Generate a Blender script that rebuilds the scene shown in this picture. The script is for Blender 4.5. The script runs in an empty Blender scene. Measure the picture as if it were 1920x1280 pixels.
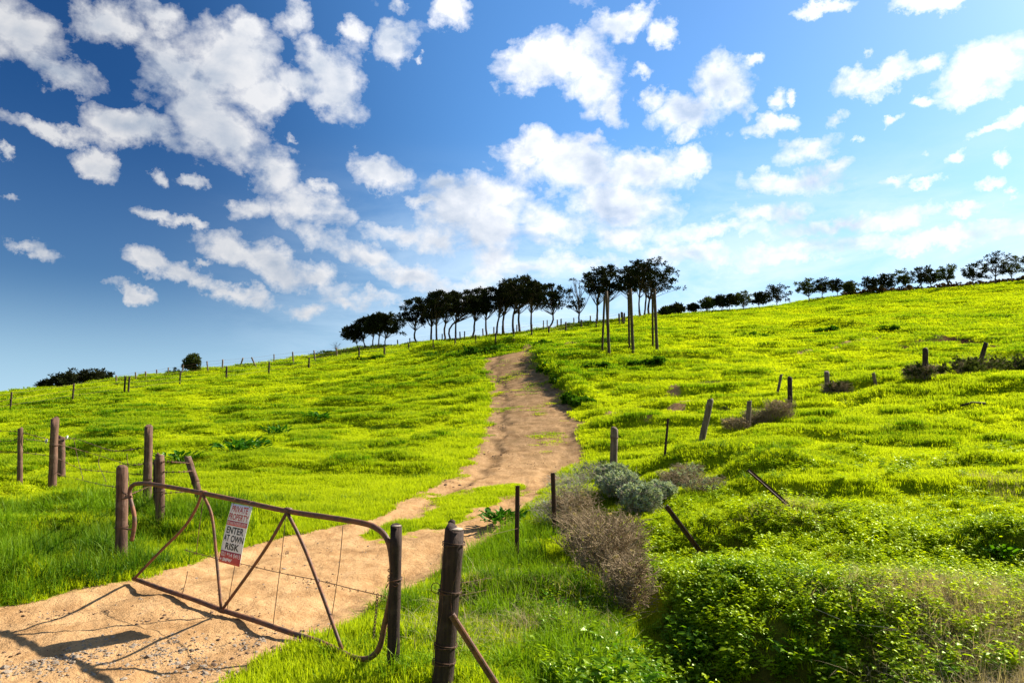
import bpy, bmesh, math, random
import numpy as np
from mathutils import Vector, Matrix, Euler

random.seed(7)
RNG = np.random.default_rng(7)
SC = bpy.context.scene
COL = SC.collection
R = math.radians

# ----------------------------------------------------------------- camera
CAM_Z = 2.0
PITCH = math.atan(140 / 1280)
cd = bpy.data.cameras.new('camera')
cd.lens = 24; cd.sensor_width = 36; cd.sensor_fit = 'HORIZONTAL'
cd.clip_start = 0.05; cd.clip_end = 20000
cam = bpy.data.objects.new('camera', cd); COL.objects.link(cam)
cam.location = (0, 0, CAM_Z)
cam.rotation_euler = (math.pi / 2 + PITCH, 0, 0)
SC.camera = cam

# ----------------------------------------------------------------- light
SUN_AZ, SUN_EL = R(59), R(36.5)          # azimuth from +Y towards +X
sd = bpy.data.lights.new('sun', 'SUN'); sd.energy = 5.0; sd.angle = R(0.6); sd.color = (1, 0.93, 0.80)
sun = bpy.data.objects.new('sun', sd); COL.objects.link(sun)
SUN_V = Vector((math.sin(SUN_AZ) * math.cos(SUN_EL), math.cos(SUN_AZ) * math.cos(SUN_EL), math.sin(SUN_EL)))
sun.rotation_euler = SUN_V.to_track_quat('Z', 'Y').to_euler()
SC.view_settings.view_transform = 'Standard'
SC.view_settings.look = 'None'
SC.view_settings.gamma = 1
SC.view_settings.use_curve_mapping = False
SC.view_settings.exposure = 1.35


def ray(px, py):
    u = (px - 960) / 1280; v = -(py - 640) / 1280
    c, s = math.cos(PITCH), math.sin(PITCH)
    return np.array([u, c - v * s, s + v * c])


# ----------------------------------------------------------------- node helpers
class NT:
    def __init__(s, tree): s.t = tree; s.n = tree.nodes; s.l = tree.links
    def new(s, typ, **kw):
        n = s.n.new(typ)
        for k, v in kw.items(): setattr(n, k, v)
        return n
    def put(s, sock, v):
        if isinstance(v, bpy.types.NodeSocket): s.l.new(v, sock)
        elif isinstance(v, (tuple, list)) and len(v) == 3 and sock.type == 'RGBA': sock.default_value = (*v, 1)
        else: sock.default_value = v
    def m(s, op, a, b=None, c=None, clamp=False):
        n = s.new('ShaderNodeMath', operation=op, use_clamp=clamp)
        s.put(n.inputs[0], a)
        if b is not None: s.put(n.inputs[1], b)
        if c is not None: s.put(n.inputs[2], c)
        return n.outputs[0]
    def v(s, op, a, b=None, scale=None):
        n = s.new('ShaderNodeVectorMath', operation=op)
        s.put(n.inputs[0], a)
        if b is not None: s.put(n.inputs[1], b)
        if scale is not None: s.put(n.inputs['Scale'], scale)
        return n.outputs['Value'] if op in ('LENGTH', 'DOT_PRODUCT') else n.outputs[0]
    def noise(s, vec, scale, detail=4, rough=0.55, dist=0.0, lac=2.0):
        n = s.new('ShaderNodeTexNoise')
        if vec is not None: s.put(n.inputs['Vector'], vec)
        s.put(n.inputs['Scale'], scale); s.put(n.inputs['Detail'], detail)
        s.put(n.inputs['Roughness'], rough); s.put(n.inputs['Distortion'], dist); s.put(n.inputs['Lacunarity'], lac)
        return n.outputs['Fac'], n.outputs['Color']
    def mix(s, f, a, b, blend='MIX'):
        n = s.new('ShaderNodeMix', data_type='RGBA', blend_type=blend)
        s.put(n.inputs[0], f); s.put(n.inputs[6], a); s.put(n.inputs[7], b)
        return n.outputs[2]
    def rng(s, v, a, b, c=0.0, d=1.0, smooth=True):
        n = s.new('ShaderNodeMapRange', interpolation_type='SMOOTHSTEP' if smooth else 'LINEAR')
        s.put(n.inputs[0], v); s.put(n.inputs[1], a); s.put(n.inputs[2], b); s.put(n.inputs[3], c); s.put(n.inputs[4], d)
        return n.outputs[0]
    def attr(s, name, typ='GEOMETRY'):
        n = s.new('ShaderNodeAttribute', attribute_name=name, attribute_type=typ)
        return n


# ----------------------------------------------------------------- sky (world)
def build_world():
    w = bpy.data.worlds.new('World'); SC.world = w; w.use_nodes = True
    T = NT(w.node_tree); T.n.clear()
    out = T.new('ShaderNodeOutputWorld'); bg = T.new('ShaderNodeBackground')
    T.l.new(bg.outputs[0], out.inputs[0])
    sky = T.new('ShaderNodeTexSky', sky_type='NISHITA')
    sky.sun_disc = False; sky.sun_elevation = SUN_EL; sky.sun_rotation = SUN_AZ
    sky.altitude = 100; sky.air_density = 1.0; sky.dust_density = 0.6; sky.ozone_density = 2.5
    hs = T.new('ShaderNodeHueSaturation'); hs.inputs['Saturation'].default_value = 1.22; hs.inputs['Value'].default_value = 1.0
    T.l.new(sky.outputs[0], hs.inputs['Color'])
    geo = T.new('ShaderNodeTexCoord'); d = T.v('NORMALIZE', geo.outputs['Generated'])
    sep = T.new('ShaderNodeSeparateXYZ'); T.l.new(d, sep.inputs[0])
    az = T.m('ARCTAN2', sep.outputs[0], sep.outputs[1]); el = T.m('ARCSINE', sep.outputs[2])
    # the air whitens towards the sun's side and deepens away from it
    sunward = T.v('DOT_PRODUCT', d, tuple(SUN_V))
    skyc = T.mix(T.rng(sunward, 0.22, 0.72), T.mix(1.0, hs.outputs[0], SKY_DEEP, 'MULTIPLY'), T.mix(1.0, hs.outputs[0], SKY_BRIGHT, 'MULTIPLY'))
    # low pale band near the horizon, stronger on the sun's side
    band = T.m('MULTIPLY', T.rng(el, 0.42, 0.02), T.rng(az, -0.60, 0.30, 0.12, 0.80))
    skyc = T.mix(band, skyc, HORIZON)
    skyc = T.mix(T.m('MULTIPLY', T.rng(el, 0.19, -0.03), 0.80), skyc, HORIZON)
    comb = T.new('ShaderNodeCombineXYZ'); T.put(comb.inputs[0], az); T.put(comb.inputs[1], el)
    P = comb.outputs[0]
    wn, wc = T.noise(d, 20.0, 10, 0.66)
    warp = T.v('SCALE', T.v('SUBTRACT', wc, (0.5, 0.5, 0.5)), scale=0.070)
    Pw = T.v('ADD', P, warp)
    F = None
    for (cx, cy, rx, ry, rot, st) in CLOUDS:
        r = ray(cx, cy); r = r / np.linalg.norm(r)
        a0 = math.atan2(r[0], r[1]); e0 = math.asin(r[2])
        u = (cx - 960) / 1280
        fx = 1 / (1 + u * u); fy = 1 / math.sqrt(1 + u * u)
        mp = T.new('ShaderNodeMapping', vector_type='TEXTURE')
        mp.inputs['Location'].default_value = (a0, e0, 0)
        mp.inputs['Rotation'].default_value = (0, 0, R(-rot))
        mp.inputs['Scale'].default_value = (rx / 1280 * fx * 1.62, ry / 1280 * fy * 1.62, 1)
        T.l.new(Pw, mp.inputs[0])
        g = T.new('ShaderNodeTexGradient', gradient_type='SPHERICAL'); T.l.new(mp.outputs[0], g.inputs[0])
        val = g.outputs['Fac']
        if st != 1: val = T.m('MULTIPLY', val, st)
        F = val if F is None else T.m('MAXIMUM', F, val)
    # the same scattered cumulus outside the part the camera sees
    gate = T.m('MAXIMUM', T.rng(T.m('ABSOLUTE', az), 0.66, 0.85), T.rng(el, 0.50, 0.66))
    gn, _ = T.noise(d, 3.2, 2, 0.5)
    F = T.m('MAXIMUM', F, T.m('MULTIPLY', gate, T.rng(gn, 0.50, 0.66, 0.0, 0.8)))
    # billow noise, and the same a small step towards the sun for relief
    dz = T.v('MULTIPLY', d, (1, 1, 1.35))
    n1, _ = T.noise(dz, 15, 10, 0.60, 0.25)
    n2, _ = T.noise(T.v('ADD', dz, tuple(0.013 * c for c in (0.80, 0.2, 0.65))), 15, 6, 0.58, 0.25)
    l1, _ = T.noise(dz, 7, 3, 0.5, 0.1)
    l2, _ = T.noise(T.v('ADD', dz, tuple(0.045 * c for c in (0.70, 0.2, 0.75))), 7, 3, 0.5, 0.1)
    nb, _ = T.noise(dz, 70, 6, 0.62, 0.2)
    vo = T.new('ShaderNodeTexVoronoi', feature='F1', normalize=True); vo.inputs['Scale'].default_value = 22
    vo.inputs['Detail'].default_value = 2; vo.inputs['Roughness'].default_value = .55
    T.l.new(T.v('ADD', dz, T.v('SCALE', wc, scale=0.030)), vo.inputs['Vector'])
    puff = T.m('SUBTRACT', 0.36, vo.outputs['Distance'])
    body = T.m('ADD', T.m('MULTIPLY', F, 1.75), T.m('MULTIPLY', T.m('SUBTRACT', n1, 0.5), 2.2))
    body = T.m('ADD', body, T.m('MULTIPLY', T.m('SUBTRACT', nb, 0.5), 0.40))
    body = T.m('ADD', body, T.m('MULTIPLY', puff, 1.3))
    body = T.m('SUBTRACT', body, 0.51)
    body = T.m('MULTIPLY', body, T.rng(F, 0.0, 0.15))
    dens = T.m('POWER', T.rng(body, 0.0, 0.75, smooth=False), 0.85)
    relief = T.m('ADD', T.m('ADD', T.m('MULTIPLY', puff, 0.5), T.m('MULTIPLY', T.m('SUBTRACT', n1, n2), 2.0)), T.m('MULTIPLY', T.m('SUBTRACT', l1, l2), 3.2))
    thick = T.rng(body, 0.45, 1.5)
    lit = T.m('ADD', T.m('SUBTRACT', 0.80, T.m('MULTIPLY', thick, 0.34)), relief)
    lit = T.m('ADD', lit, T.m('MULTIPLY', T.m('SUBTRACT', nb, 0.5), 0.35), clamp=True)
    side = T.rng(sunward, 0.15, 0.85, 0.56, 0.92)
    cc = T.mix(lit, CLOUD_DARK, CLOUD_LIT)
    cc = T.v('SCALE', cc, scale=side)
    # thin veil low down on the sun's side, where the cloud sheet closes
    vn, _ = T.noise(T.v('MULTIPLY', d, (1, 1, 3.5)), 6, 8, 0.62, 0.4)
    veil = T.m('MULTIPLY', T.rng(az, -0.50, 0.20, 0.0, 0.88), T.m('MULTIPLY', T.rng(el, 0.40, 0.14), T.rng(vn, 0.30, 0.66)))
    base = T.mix(veil, skyc, VEIL)
    fin = T.mix(T.m('MULTIPLY', dens, 0.96), base, cc)
    T.l.new(fin, bg.inputs[0]) if isinstance(fin, bpy.types.NodeSocket) else None
    bg.inputs[1].default_value = 0.055


HORIZON = (4.3, 6.3, 8.0)
VEIL = (6.4, 7.7, 8.8)
SKY_DEEP = (0.20, 0.38, 0.56)
SKY_BRIGHT = (1.00, 1.24, 1.36)
CLOUD_DARK = (4.6, 5.6, 7.2)
CLOUD_LIT = (9.8, 9.9, 10.2)
CLOUDS = [  # centre x, y, half width, half height, tilt, weight
    (425, 110, 80, 85, 60, 1), (335, 140, 85, 48, 25, 1), (400, 235, 110, 55, 15, 1), (250, 240, 90, 34, 0, 1), (100, 235, 90, 20, 0, .9), (500, 190, 50, 45, 0, .9),
    (45, 60, 95, 50, -10, .9), (185, 45, 90, 36, -10, .85), (110, 130, 90, 30, 10, .8), (250, 60, 40, 20, 0, .6), (315, 28, 65, 34, 0, .8), (460, 60, 45, 40, 0, .9),
    (560, 40, 42, 30, 0, .85), (600, 110, 45, 45, 0, .9), (560, 150, 50, 34, 0, .8), (640, 150, 50, 60, 0, 1), (660, 60, 24, 20, 0, .8), (620, 190, 40, 26, 0, .8),
    (740, 92, 38, 32, 0, 1), (838, 22, 42, 26, 0, 1), (748, 14, 20, 14, 0, .8), (785, 110, 16, 8, 0, .8),
    (1000, 118, 75, 38, -15, 1), (1075, 115, 85, 45, 15, 1), (1110, 165, 55, 45, 30, 1), (1145, 210, 34, 22, 30, 1), (1170, 45, 65, 22, -10, .95), (1240, 62, 34, 22, 20, 1), (1090, 80, 30, 26, 0, .8),
    (1203, 135, 22, 13, 0, .8), (1348, 145, 55, 42, 20, 1), (1382, 190, 36, 30, 0, .9), (1407, 105, 24, 14, 0, .8),
    (1275, 215, 66, 32, 5, 1), (1228, 185, 24, 20, 0, .8), (1280, 252, 26, 18, 0, .9), (1450, 185, 20, 18, 0, .7), (1485, 175, 12, 10, 0, .7),
    (1645, 142, 75, 24, 0, 1), (1745, 118, 46, 18, -10, .8), (1850, 125, 85, 50, -15, 1), (1830, 178, 70, 20, 0, .9), (1722, 188, 20, 10, 0, .8), (1540, 8, 60, 11, 0, .8), (1745, 6, 85, 16, 0, .9),
    (182, 305, 40, 22, 20, 1), (8, 285, 18, 14, 0, .9), (300, 335, 24, 15, 0, .9), (358, 342, 26, 14, 0, .9), (290, 400, 56, 14, 5, .95), (352, 410, 34, 12, 0, .9), (52, 460, 44, 14, 20, .75), (12, 372, 24, 8, 0, .5), (550, 262, 14, 10, 0, .6),
    (714, 328, 48, 34, 15, 1.1),
    (525, 335, 60, 50, 60, 1), (565, 385, 75, 40, 10, 1), (600, 352, 30, 14, 0, .8), (455, 395, 50, 24, 0, .8), (500, 300, 40, 18, 0, .6), (590, 430, 60, 30, 30, .8),
    (830, 340, 45, 18, 0, .8), (800, 378, 50, 16, 0, .9), (880, 380, 90, 45, 0, 1.05), (905, 430, 70, 50, 0, 1), (750, 440, 60, 22, 0, .85), (930, 490, 50, 40, 0, .8), (830, 450, 60, 30, 0, .8),
    (1000, 285, 66, 34, 0, 1), (1080, 310, 100, 50, 0, 1), (1195, 325, 90, 42, 0, 1.05), (1150, 385, 110, 45, 0, 1), (1285, 305, 36, 22, 0, .9), (1110, 265, 44, 16, 0, .8), (1050, 420, 80, 40, 0, .8), (1180, 440, 80, 30, 0, .8),
    (270, 490, 58, 22, 15, .9), (250, 545, 40, 16, 20, .9), (350, 515, 60, 20, 15, .85), (430, 545, 80, 18, 15, .8), (440, 465, 55, 30, 15, .95), (520, 500, 70, 34, 25, .95), (600, 530, 70, 34, 25, .85), (480, 570, 50, 14, 0, .6), (580, 580, 60, 16, 0, .6), (380, 492, 18, 8, 0, .7),
    (1445, 238, 60, 18, 5, .9), (1520, 280, 66, 24, 0, .9), (1560, 232, 28, 20, 0, .8), (1480, 345, 100, 24, 0, .85), (1555, 318, 50, 16, 0, .8), (1440, 400, 80, 18, 0, .8), (1665, 235, 20, 8, 0, .7), (1605, 275, 18, 8, 0, .7),
    (1680, 335, 40, 12, 0, .8), (1745, 335, 30, 12, 0, .75), (1795, 280, 26, 12, 0, .75), (1865, 345, 40, 14, 0, .75), (1850, 240, 40, 10, 0, .75), (1810, 390, 40, 14, 0, .75), (1890, 300, 20, 14, 0, .75), (1900, 215, 30, 14, 0, .8), (1730, 280, 20, 10, 0, .6), (1640, 90, 14, 8, 0, .5), (1900, 370, 22, 10, 0, .7),
    (1350, 430, 80, 20, 0, .75), (1600, 420, 150, 18, 0, .75), (1800, 440, 140, 22, 0, .8), (1500, 470, 160, 22, 0, .7), (1300, 480, 110, 26, 0, .75),
    (700, 490, 60, 26, 20, .85), (770, 520, 70, 24, 15, .85), (850, 550, 90, 20, 0, .7), (650, 560, 40, 14, 20, .7), (1000, 500, 80, 28, 0, .7), (1100, 490, 80, 22, 0, .7), (700, 560, 60, 16, 0, .6),
]
build_world()


# ----------------------------------------------------------------- numpy noise
def _hash(ix, iy, seed):
    h = (ix.astype(np.int64) * 374761393 + iy.astype(np.int64) * 668265263 + seed * 1442695041) & 0xffffffff
    h = ((h ^ (h >> 13)) * 1274126177) & 0xffffffff
    return ((h ^ (h >> 16)) & 0xffff) / 65535.0


def vnoise(x, y, seed=0):
    ix, iy = np.floor(x), np.floor(y); fx, fy = x - ix, y - iy
    fx = fx * fx * fx * (fx * (fx * 6 - 15) + 10); fy = fy * fy * fy * (fy * (fy * 6 - 15) + 10)
    a, b = _hash(ix, iy, seed), _hash(ix + 1, iy, seed); c, d = _hash(ix, iy + 1, seed), _hash(ix + 1, iy + 1, seed)
    return (a * (1 - fx) + b * fx) * (1 - fy) + (c * (1 - fx) + d * fx) * fy


def fbm(x, y, seed=0, oct=4, gain=0.5):
    s = 0; amp = 1; tot = 0
    for i in range(oct):
        s = s + amp * vnoise(x * 2 ** i + 17.3 * i, y * 2 ** i - 9.1 * i, seed + i); tot += amp; amp *= gain
    return s / tot


def sstep(a, b, x):
    t = np.clip((x - a) / (b - a), 0, 1); return t * t * (3 - 2 * t)


# ----------------------------------------------------------------- terrain
CTRL = []
def cw(x, y, z): CTRL.append((x, y, z))
def cp(px, py, Y):
    r = ray(px, py); r = r / r[1]; CTRL.append((r[0] * Y, Y, CAM_Z + r[2] * Y))
for p in [(-6, 4, 0), (-3, 3, 0), (0, 3, .0), (3, 3, -.1), (6, 4, -.1), (-4.31, 8.03, .125), (-3.31, 7.31, .085), (-2.4, 6.66, .055), (-1.65, 6.11, .03), (-1.2, 5.8, -.03), (-.6, 5.2, -.12), (-3.4, 6.2, .05), (-4.2, 5.6, .03), (0, -3, .05), (-10, -5, .2), (10, -5, .2), (-10, 5, .1), (10, 6, .1), (-3, 10, .06), (0, 9, .0),
          (30, 0, 2.5), (-30, 0, -1), (0, -40, 0), (-60, -60, -3), (60, -60, 3), (-150, 0, -14), (150, 0, 12), (0, -200, 0), (80, 30, 9.5), (-80, 30, -3)]: cw(*p)
for p in [(0, 1050, 9), (0, 900, 17), (0, 830, 28), (19, 770, 44), (0, 745, 72),
          (278, 940, 13.7), (250, 862, 20), (250, 790, 33), (236, 737, 52), (250, 713, 80),
          (500, 900, 16.5), (500, 800, 30), (500, 740, 46), (500, 705, 68), (500, 684, 98),
          (700, 850, 21), (700, 760, 38), (700, 700, 62), (700, 657, 112),
          (850, 960, 13), (980, 860, 20), (1000, 780, 28), (955, 668, 47), (960, 648, 60), (960, 628, 105),
          (1152, 868, 19), (1230, 800, 23), (1230, 740, 31), (1232, 660, 45), (1230, 625, 72), (1230, 592, 112),
          (1500, 950, 11), (1500, 850, 17), (1481, 764, 27), (1500, 700, 38), (1500, 640, 60), (1500, 600, 92), (1500, 567, 140),
          (1735, 708, 29), (1700, 660, 43), (1750, 600, 78), (1750, 547, 150), (1900, 1000, 10), (1900, 850, 17), (1900, 700, 33), (1900, 600, 76), (1900, 537, 150), (1920, 545, 118), (1750, 556, 120), (1620, 566, 120)]: cp(*p)
for (px, py, Y) in [(0, 745, 72), (250, 713, 80), (500, 684, 98), (700, 657, 112), (960, 628, 105), (1230, 592, 112), (1500, 567, 140), (1750, 547, 150), (1900, 535, 155)]:
    r = ray(px, py); r /= r[1]
    cw(r[0] * Y * 1.35, Y * 1.35, CAM_Z + r[2] * Y - 1.5)
    cw(r[0] * Y * 2.2, Y * 2.2, CAM_Z + r[2] * Y * 0.6 - 12)
# hills continue either side of the view
cw(-110, 60, -4); cw(150, 90, 26); cw(190, 160, 35)
CT = np.array(CTRL); CX, CY, CZ = CT.T
def _U(d2): return 0.5 * d2 * np.log(d2 + 1e-9)
n = len(CT)
A = np.zeros((n + 3, n + 3)); D2 = (CX[:, None] - CX) ** 2 + (CY[:, None] - CY) ** 2
A[:n, :n] = _U(D2) + np.diag(np.where(np.hypot(CX, CY) > 25, .4, .03)); A[:n, n] = 1; A[:n, n + 1] = CX; A[:n, n + 2] = CY
A[n, :n] = 1; A[n + 1, :n] = CX; A[n + 2, :n] = CY
W = np.linalg.solve(A, np.concatenate([CZ, [0, 0, 0]]))


def H0(x, y):
    x = np.asarray(x, float); y = np.asarray(y, float); sh = x.shape
    x = x.ravel(); y = y.ravel(); o = np.empty_like(x)
    for i in range(0, len(x), 20000):
        a, b = x[i:i + 20000], y[i:i + 20000]
        o[i:i + 20000] = _U((a[:, None] - CX) ** 2 + (b[:, None] - CY) ** 2) @ W[:n] + W[n] + W[n + 1] * a + W[n + 2] * b
    r = np.hypot(x, y)
    far = sstep(230, 700, r)
    return (o * (1 - far) + (-25) * far).reshape(sh)


_YS = np.geomspace(2.5, 230, 900)
def hit(px, py):
    """ground point seen at a pixel; the crest of that column when the ray passes over it"""
    r = ray(px, py); r = r / r[1]
    h = H0(r[0] * _YS, _YS); z = CAM_Z + r[2] * _YS
    d = z - h; k = np.where(d <= 0)[0]
    if len(k) and k[0] > 0:
        i = k[0]; t = d[i - 1] / (d[i - 1] - d[i]); Y = _YS[i - 1] + t * (_YS[i] - _YS[i - 1])
    else:
        Y = _YS[np.argmax((h - CAM_Z) / _YS)]
    return r[0] * Y, Y


def poly_world(pts): return np.array([hit(*p) for p in pts])


def seg_dist(x, y, P, closed=False):
    best = np.full(x.shape, 1e9); tt = np.zeros(x.shape)
    m = len(P)
    for i in range(m if closed else m - 1):
        a, b = P[i], P[(i + 1) % m]; ab = b - a; L = ab @ ab + 1e-12
        t = np.clip(((x - a[0]) * ab[0] + (y - a[1]) * ab[1]) / L, 0, 1)
        d = np.hypot(x - a[0] - t * ab[0], y - a[1] - t * ab[1])
        k = d < best; best = np.where(k, d, best)
    return best


def inside(x, y, P):
    c = np.zeros(x.shape, bool); m = len(P)
    for i in range(m):
        x0, y0 = P[i]; x1, y1 = P[(i + 1) % m]
        k = ((y0 > y) != (y1 > y)) & (x < (x1 - x0) * (y - y0) / (y1 - y0 + 1e-12) + x0)
        c ^= k
    return c


def sdist(x, y, P):
    d = seg_dist(x, y, P, True); return np.where(inside(x, y, P), -d, d)


TRACK = poly_world([(-500, 1180), (0, 1135), (120, 1107), (250, 1082), (330, 1063), (400, 1035), (520, 1003), (620, 988), (700, 968), (760, 930), (830, 900), (880, 860), (905, 810), (916, 760), (918, 720), (906, 690), (912, 672),
                    (950, 664), (985, 656), (1006, 657), (1004, 676), (1012, 690), (1045, 720), (1075, 760), (1092, 800), (1092, 850), (1062, 887), (1028, 925), (965, 980), (908, 1022), (850, 1066), (765, 1112), (690, 1155), (630, 1185), (540, 1212), (480, 1240), (400, 1290)])
TRACK = np.vstack([TRACK, [[-2.2, 4.0], [-0.5, 2.5], [2, 0], [4, -4], [-14, -4], [-14, 3]]])
MEDIAN = poly_world([(690, 1000), (740, 985), (800, 960), (850, 935), (920, 915), (975, 908), (960, 925), (900, 945), (850, 968), (800, 990), (740, 1008)])
# region of the leafy ground cover on the near right (world polygon)
COVER = poly_world([(1130, 1290), (1150, 1210), (1190, 1110), (1230, 1040), (1240, 980), (1300, 900), (1360, 868), (1480, 860), (1700, 850), (1930, 820), (2300, 830), (2300, 1300)])
LUSHP = poly_world([(-400, 1180), (0, 1132), (120, 1104), (250, 1080), (330, 1060), (390, 1035), (470, 1000), (400, 965), (300, 965), (180, 950), (0, 955), (-400, 960)])
LUSHR = poly_world([(560, 1290), (560, 1215), (650, 1190), (760, 1112), (830, 1066), (880, 1024), (930, 980), (985, 935), (1010, 960), (1010, 1060), (1150, 1150), (1160, 1290)])
BARE = [(poly_world(p), w) for p, w in [
    ([(1150, 785), (1200, 765), (1270, 735), (1330, 716)], .35), ([(1190, 800), (1240, 780), (1300, 760)], .3),
    ([(1500, 662), (1580, 652), (1640, 633), (1690, 622)], .35), ([(1760, 600), (1830, 598), (1900, 592)], .35),
    ([(985, 655), (1040, 648), (1100, 640)], .3)]]
DARKSOIL = poly_world([(1700, 655), (1735, 650), (1780, 640), (1830, 648), (1870, 655)])
RIDGES = [  # polyline, height, half width
    (poly_world([(1012, 665), (1024, 690), (1058, 716), (1098, 752)]), .50, .55),
    (poly_world([(780, 664), (860, 664), (930, 658), (985, 652)]), .85, .75),
    (poly_world([(560, 690), (640, 680), (700, 672)]), .55, .75),
    (poly_world([(1500, 615), (1545, 612), (1600, 618)]), .80, 1.1),
    (poly_world([(1660, 618), (1700, 618)]), .4, .9),
    (poly_world([(1380, 632), (1450, 628)]), .3, 1.0),
    (poly_world([(1700, 650), (1780, 637), (1850, 645)]), .45, .7),
    (poly_world([(1300, 880), (1400, 880), (1480, 905)]), .30, .7),
    (poly_world([(1100, 690), (1180, 685), (1240, 680)]), .16, .7),
]
MOUNDS = [  # x, y, rx, ry, h
    (3.35, 6.9, 1.5, .9, .30), (2.2, 7.6, .55, .6, .22), (5.6, 6.4, 1.4, .8, .14), (1.75, 5.7, .75, .6, -.55), (2.5, 5.9, .9, .45, -.30), (1.45, 6.9, .45, .9, -.30), (2.9, 4.6, 1.2, .5, .12),
    (5.2, 9.2, 1.8, .7, .14), (7.5, 8.6, 1.3, .7, .14), (6.7, 7.4, .9, .35, -.28), (3.8, 10.2, 1.6, .5, .20), (2.6, 9.4, 1.0, .5, -.25), (-5.6, 8.8, 1.0, .8, .10)]


def fields(x, y):
    """track signed distance with a ragged edge"""
    s = sdist(x, y, TRACK)
    r = np.hypot(x, y)
    s = s + (fbm(x * 1.5, y * 1.5, 3, 4) - .5) * np.clip(r * 0.035, .25, 1.1)
    m = sdist(x, y, MEDIAN) + (fbm(x * 1.8, y * 1.8, 9, 3) - .5) * .9
    return s, m


def HF(x, y, s=None):
    x = np.asarray(x, float); y = np.asarray(y, float)
    h = H0(x, y)
    if s is None: s, _ = fields(x, y)
    r = np.hypot(x, y)
    grass = sstep(0, .8, s)
    for P, hh, w in RIDGES:
        d = seg_dist(x, y, P); h = h + hh * np.exp(-(d / w) ** 2) * sstep(-.1, .3, s)
    for mx, my, rx, ry, hh in MOUNDS:
        h = h + hh * np.exp(-((x - mx) / rx) ** 2 - ((y - my) / ry) ** 2)
    lump = (fbm(x * .42, y * .42, 21, 3) - .5) * .20 + (fbm(x * 1.1, y * 1.1, 31, 3) - .5) * .08
    lump = lump * sstep(9, 22, r) + (fbm(x * 1.3, y * 1.3, 41, 3) - .5) * .10 * (1 - sstep(9, 22, r))
    lump = lump + sstep(.57, .70, fbm(x * .26, y * .55, 171, 3)) * .26 - .04 * sstep(16, 26, r) * sstep(16, 26, r) * (.4 + sstep(.35, .6, fbm(x * .05, y * .05, 181, 2)))
    lump = lump + sstep(.56, .66, fbm(x * .7, y * 1.1, 191, 3)) * .14 * sstep(14, 22, r)
    swell = (fbm(x * .09, y * .09, 51, 2) - .5) * .9 * sstep(25, 60, r)
    h = h + (lump * grass + swell) * (1 - sstep(250, 400, r))
    soil = 1 - grass
    h = h + soil * ((fbm(x * 2.2, y * 2.2, 61, 5, .6) - .5) * .08 * sstep(45, 14, r) - .015)
    # tyre ruts and the washed gully down the left edge of the track
    h = h - soil * .045 * np.exp(-((s + .55) / .22) ** 2) - soil * .05 * (x < y * .02) * np.exp(-((s + .75) / .16) ** 2) * sstep(12, 18, y)
    return h


def hz(x, y): return float(HF(np.array([x]), np.array([y]))[0])


def hit(px, py):
    """the same as above, against the finished ground with its lumps and banks"""
    r = ray(px, py); r = r / r[1]
    lo, hi = 2.5, 230.0
    for it in range(3):
        ys = np.geomspace(lo, hi, 130)
        h = HF(r[0] * ys, ys); d = CAM_Z + r[2] * ys - h; k = np.where(d <= 0)[0]
        if len(k) and k[0] > 0: lo, hi = ys[k[0] - 1], ys[k[0]]
        elif it == 0:
            el = (h - CAM_Z) / ys; i = int(np.argmax(el)); return r[0] * ys[i], ys[i]
        else: break
    return r[0] * hi, hi


# ----------------------------------------------------------------- object helpers
def tag(o, label=None, cat=None, group=None, kind=None):
    if label: o['label'] = label
    if cat: o['category'] = cat
    if group: o['group'] = group
    if kind: o['kind'] = kind
    return o


def empty(name, loc, rz=0.0):
    o = bpy.data.objects.new(name, None); COL.objects.link(o); o.location = loc; o.rotation_euler = (0, 0, rz)
    o.empty_display_size = .1
    return o


class MB:
    """collects tubes, quads and boxes into one mesh"""
    def __init__(s): s.v = []; s.f = []; s.a = []
    def tube(s, pts, rad, sides=6, cap=True, jit=0.0, rnd=random):
        pts = [Vector(p) for p in pts]; k = len(pts)
        rr = rad if isinstance(rad, (list, tuple)) else [rad] * k
        base = len(s.v); up = None
        for i, p in enumerate(pts):
            t = (pts[min(i + 1, k - 1)] - pts[max(i - 1, 0)])
            if t.length < 1e-9: t = Vector((0, 0, 1))
            t.normalize()
            if up is None:
                up = t.orthogonal().normalized()
            up = (up - t * up.dot(t))
            if up.length < 1e-6: up = t.orthogonal()
            up.normalize(); sd_ = t.cross(up)
            for j in range(sides):
                a = 2 * math.pi * j / sides
                q = rr[i] * (1 + (jit * (rnd.random() - .5) if jit else 0))
                s.v.append(p + up * (math.cos(a) * q) + sd_ * (math.sin(a) * q))
        for i in range(k - 1):
            for j in range(sides):
                a, b = base + i * sides + j, base + i * sides + (j + 1) % sides
                s.f.append((a, b, b + sides, a + sides))
        if cap:
            s.f.append(tuple(base + j for j in range(sides))[::-1]); s.f.append(tuple(base + (k - 1) * sides + j for j in range(sides)))
    def quad(s, a, b, c, d):
        i = len(s.v); s.v += [Vector(a), Vector(b), Vector(c), Vector(d)]; s.f.append((i, i + 1, i + 2, i + 3))
    def tri(s, a, b, c):
        i = len(s.v); s.v += [Vector(a), Vector(b), Vector(c)]; s.f.append((i, i + 1, i + 2))
    def build(s, name, mat, parent=None, origin=None, smooth=True, link=True):
        me = bpy.data.meshes.new(name)
        vs = s.v
        if origin is not None:
            o_ = Vector(origin); vs = [v - o_ for v in vs]
        me.from_pydata([tuple(v) for v in vs], [], s.f); me.update()
        if smooth: me.shade_smooth()
        me.materials.append(mat)
        o = bpy.data.objects.new(name, me)
        if link: COL.objects.link(o)
        if origin is not None: o.location = origin
        if parent is not None: o.parent = parent; 
        return o


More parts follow.
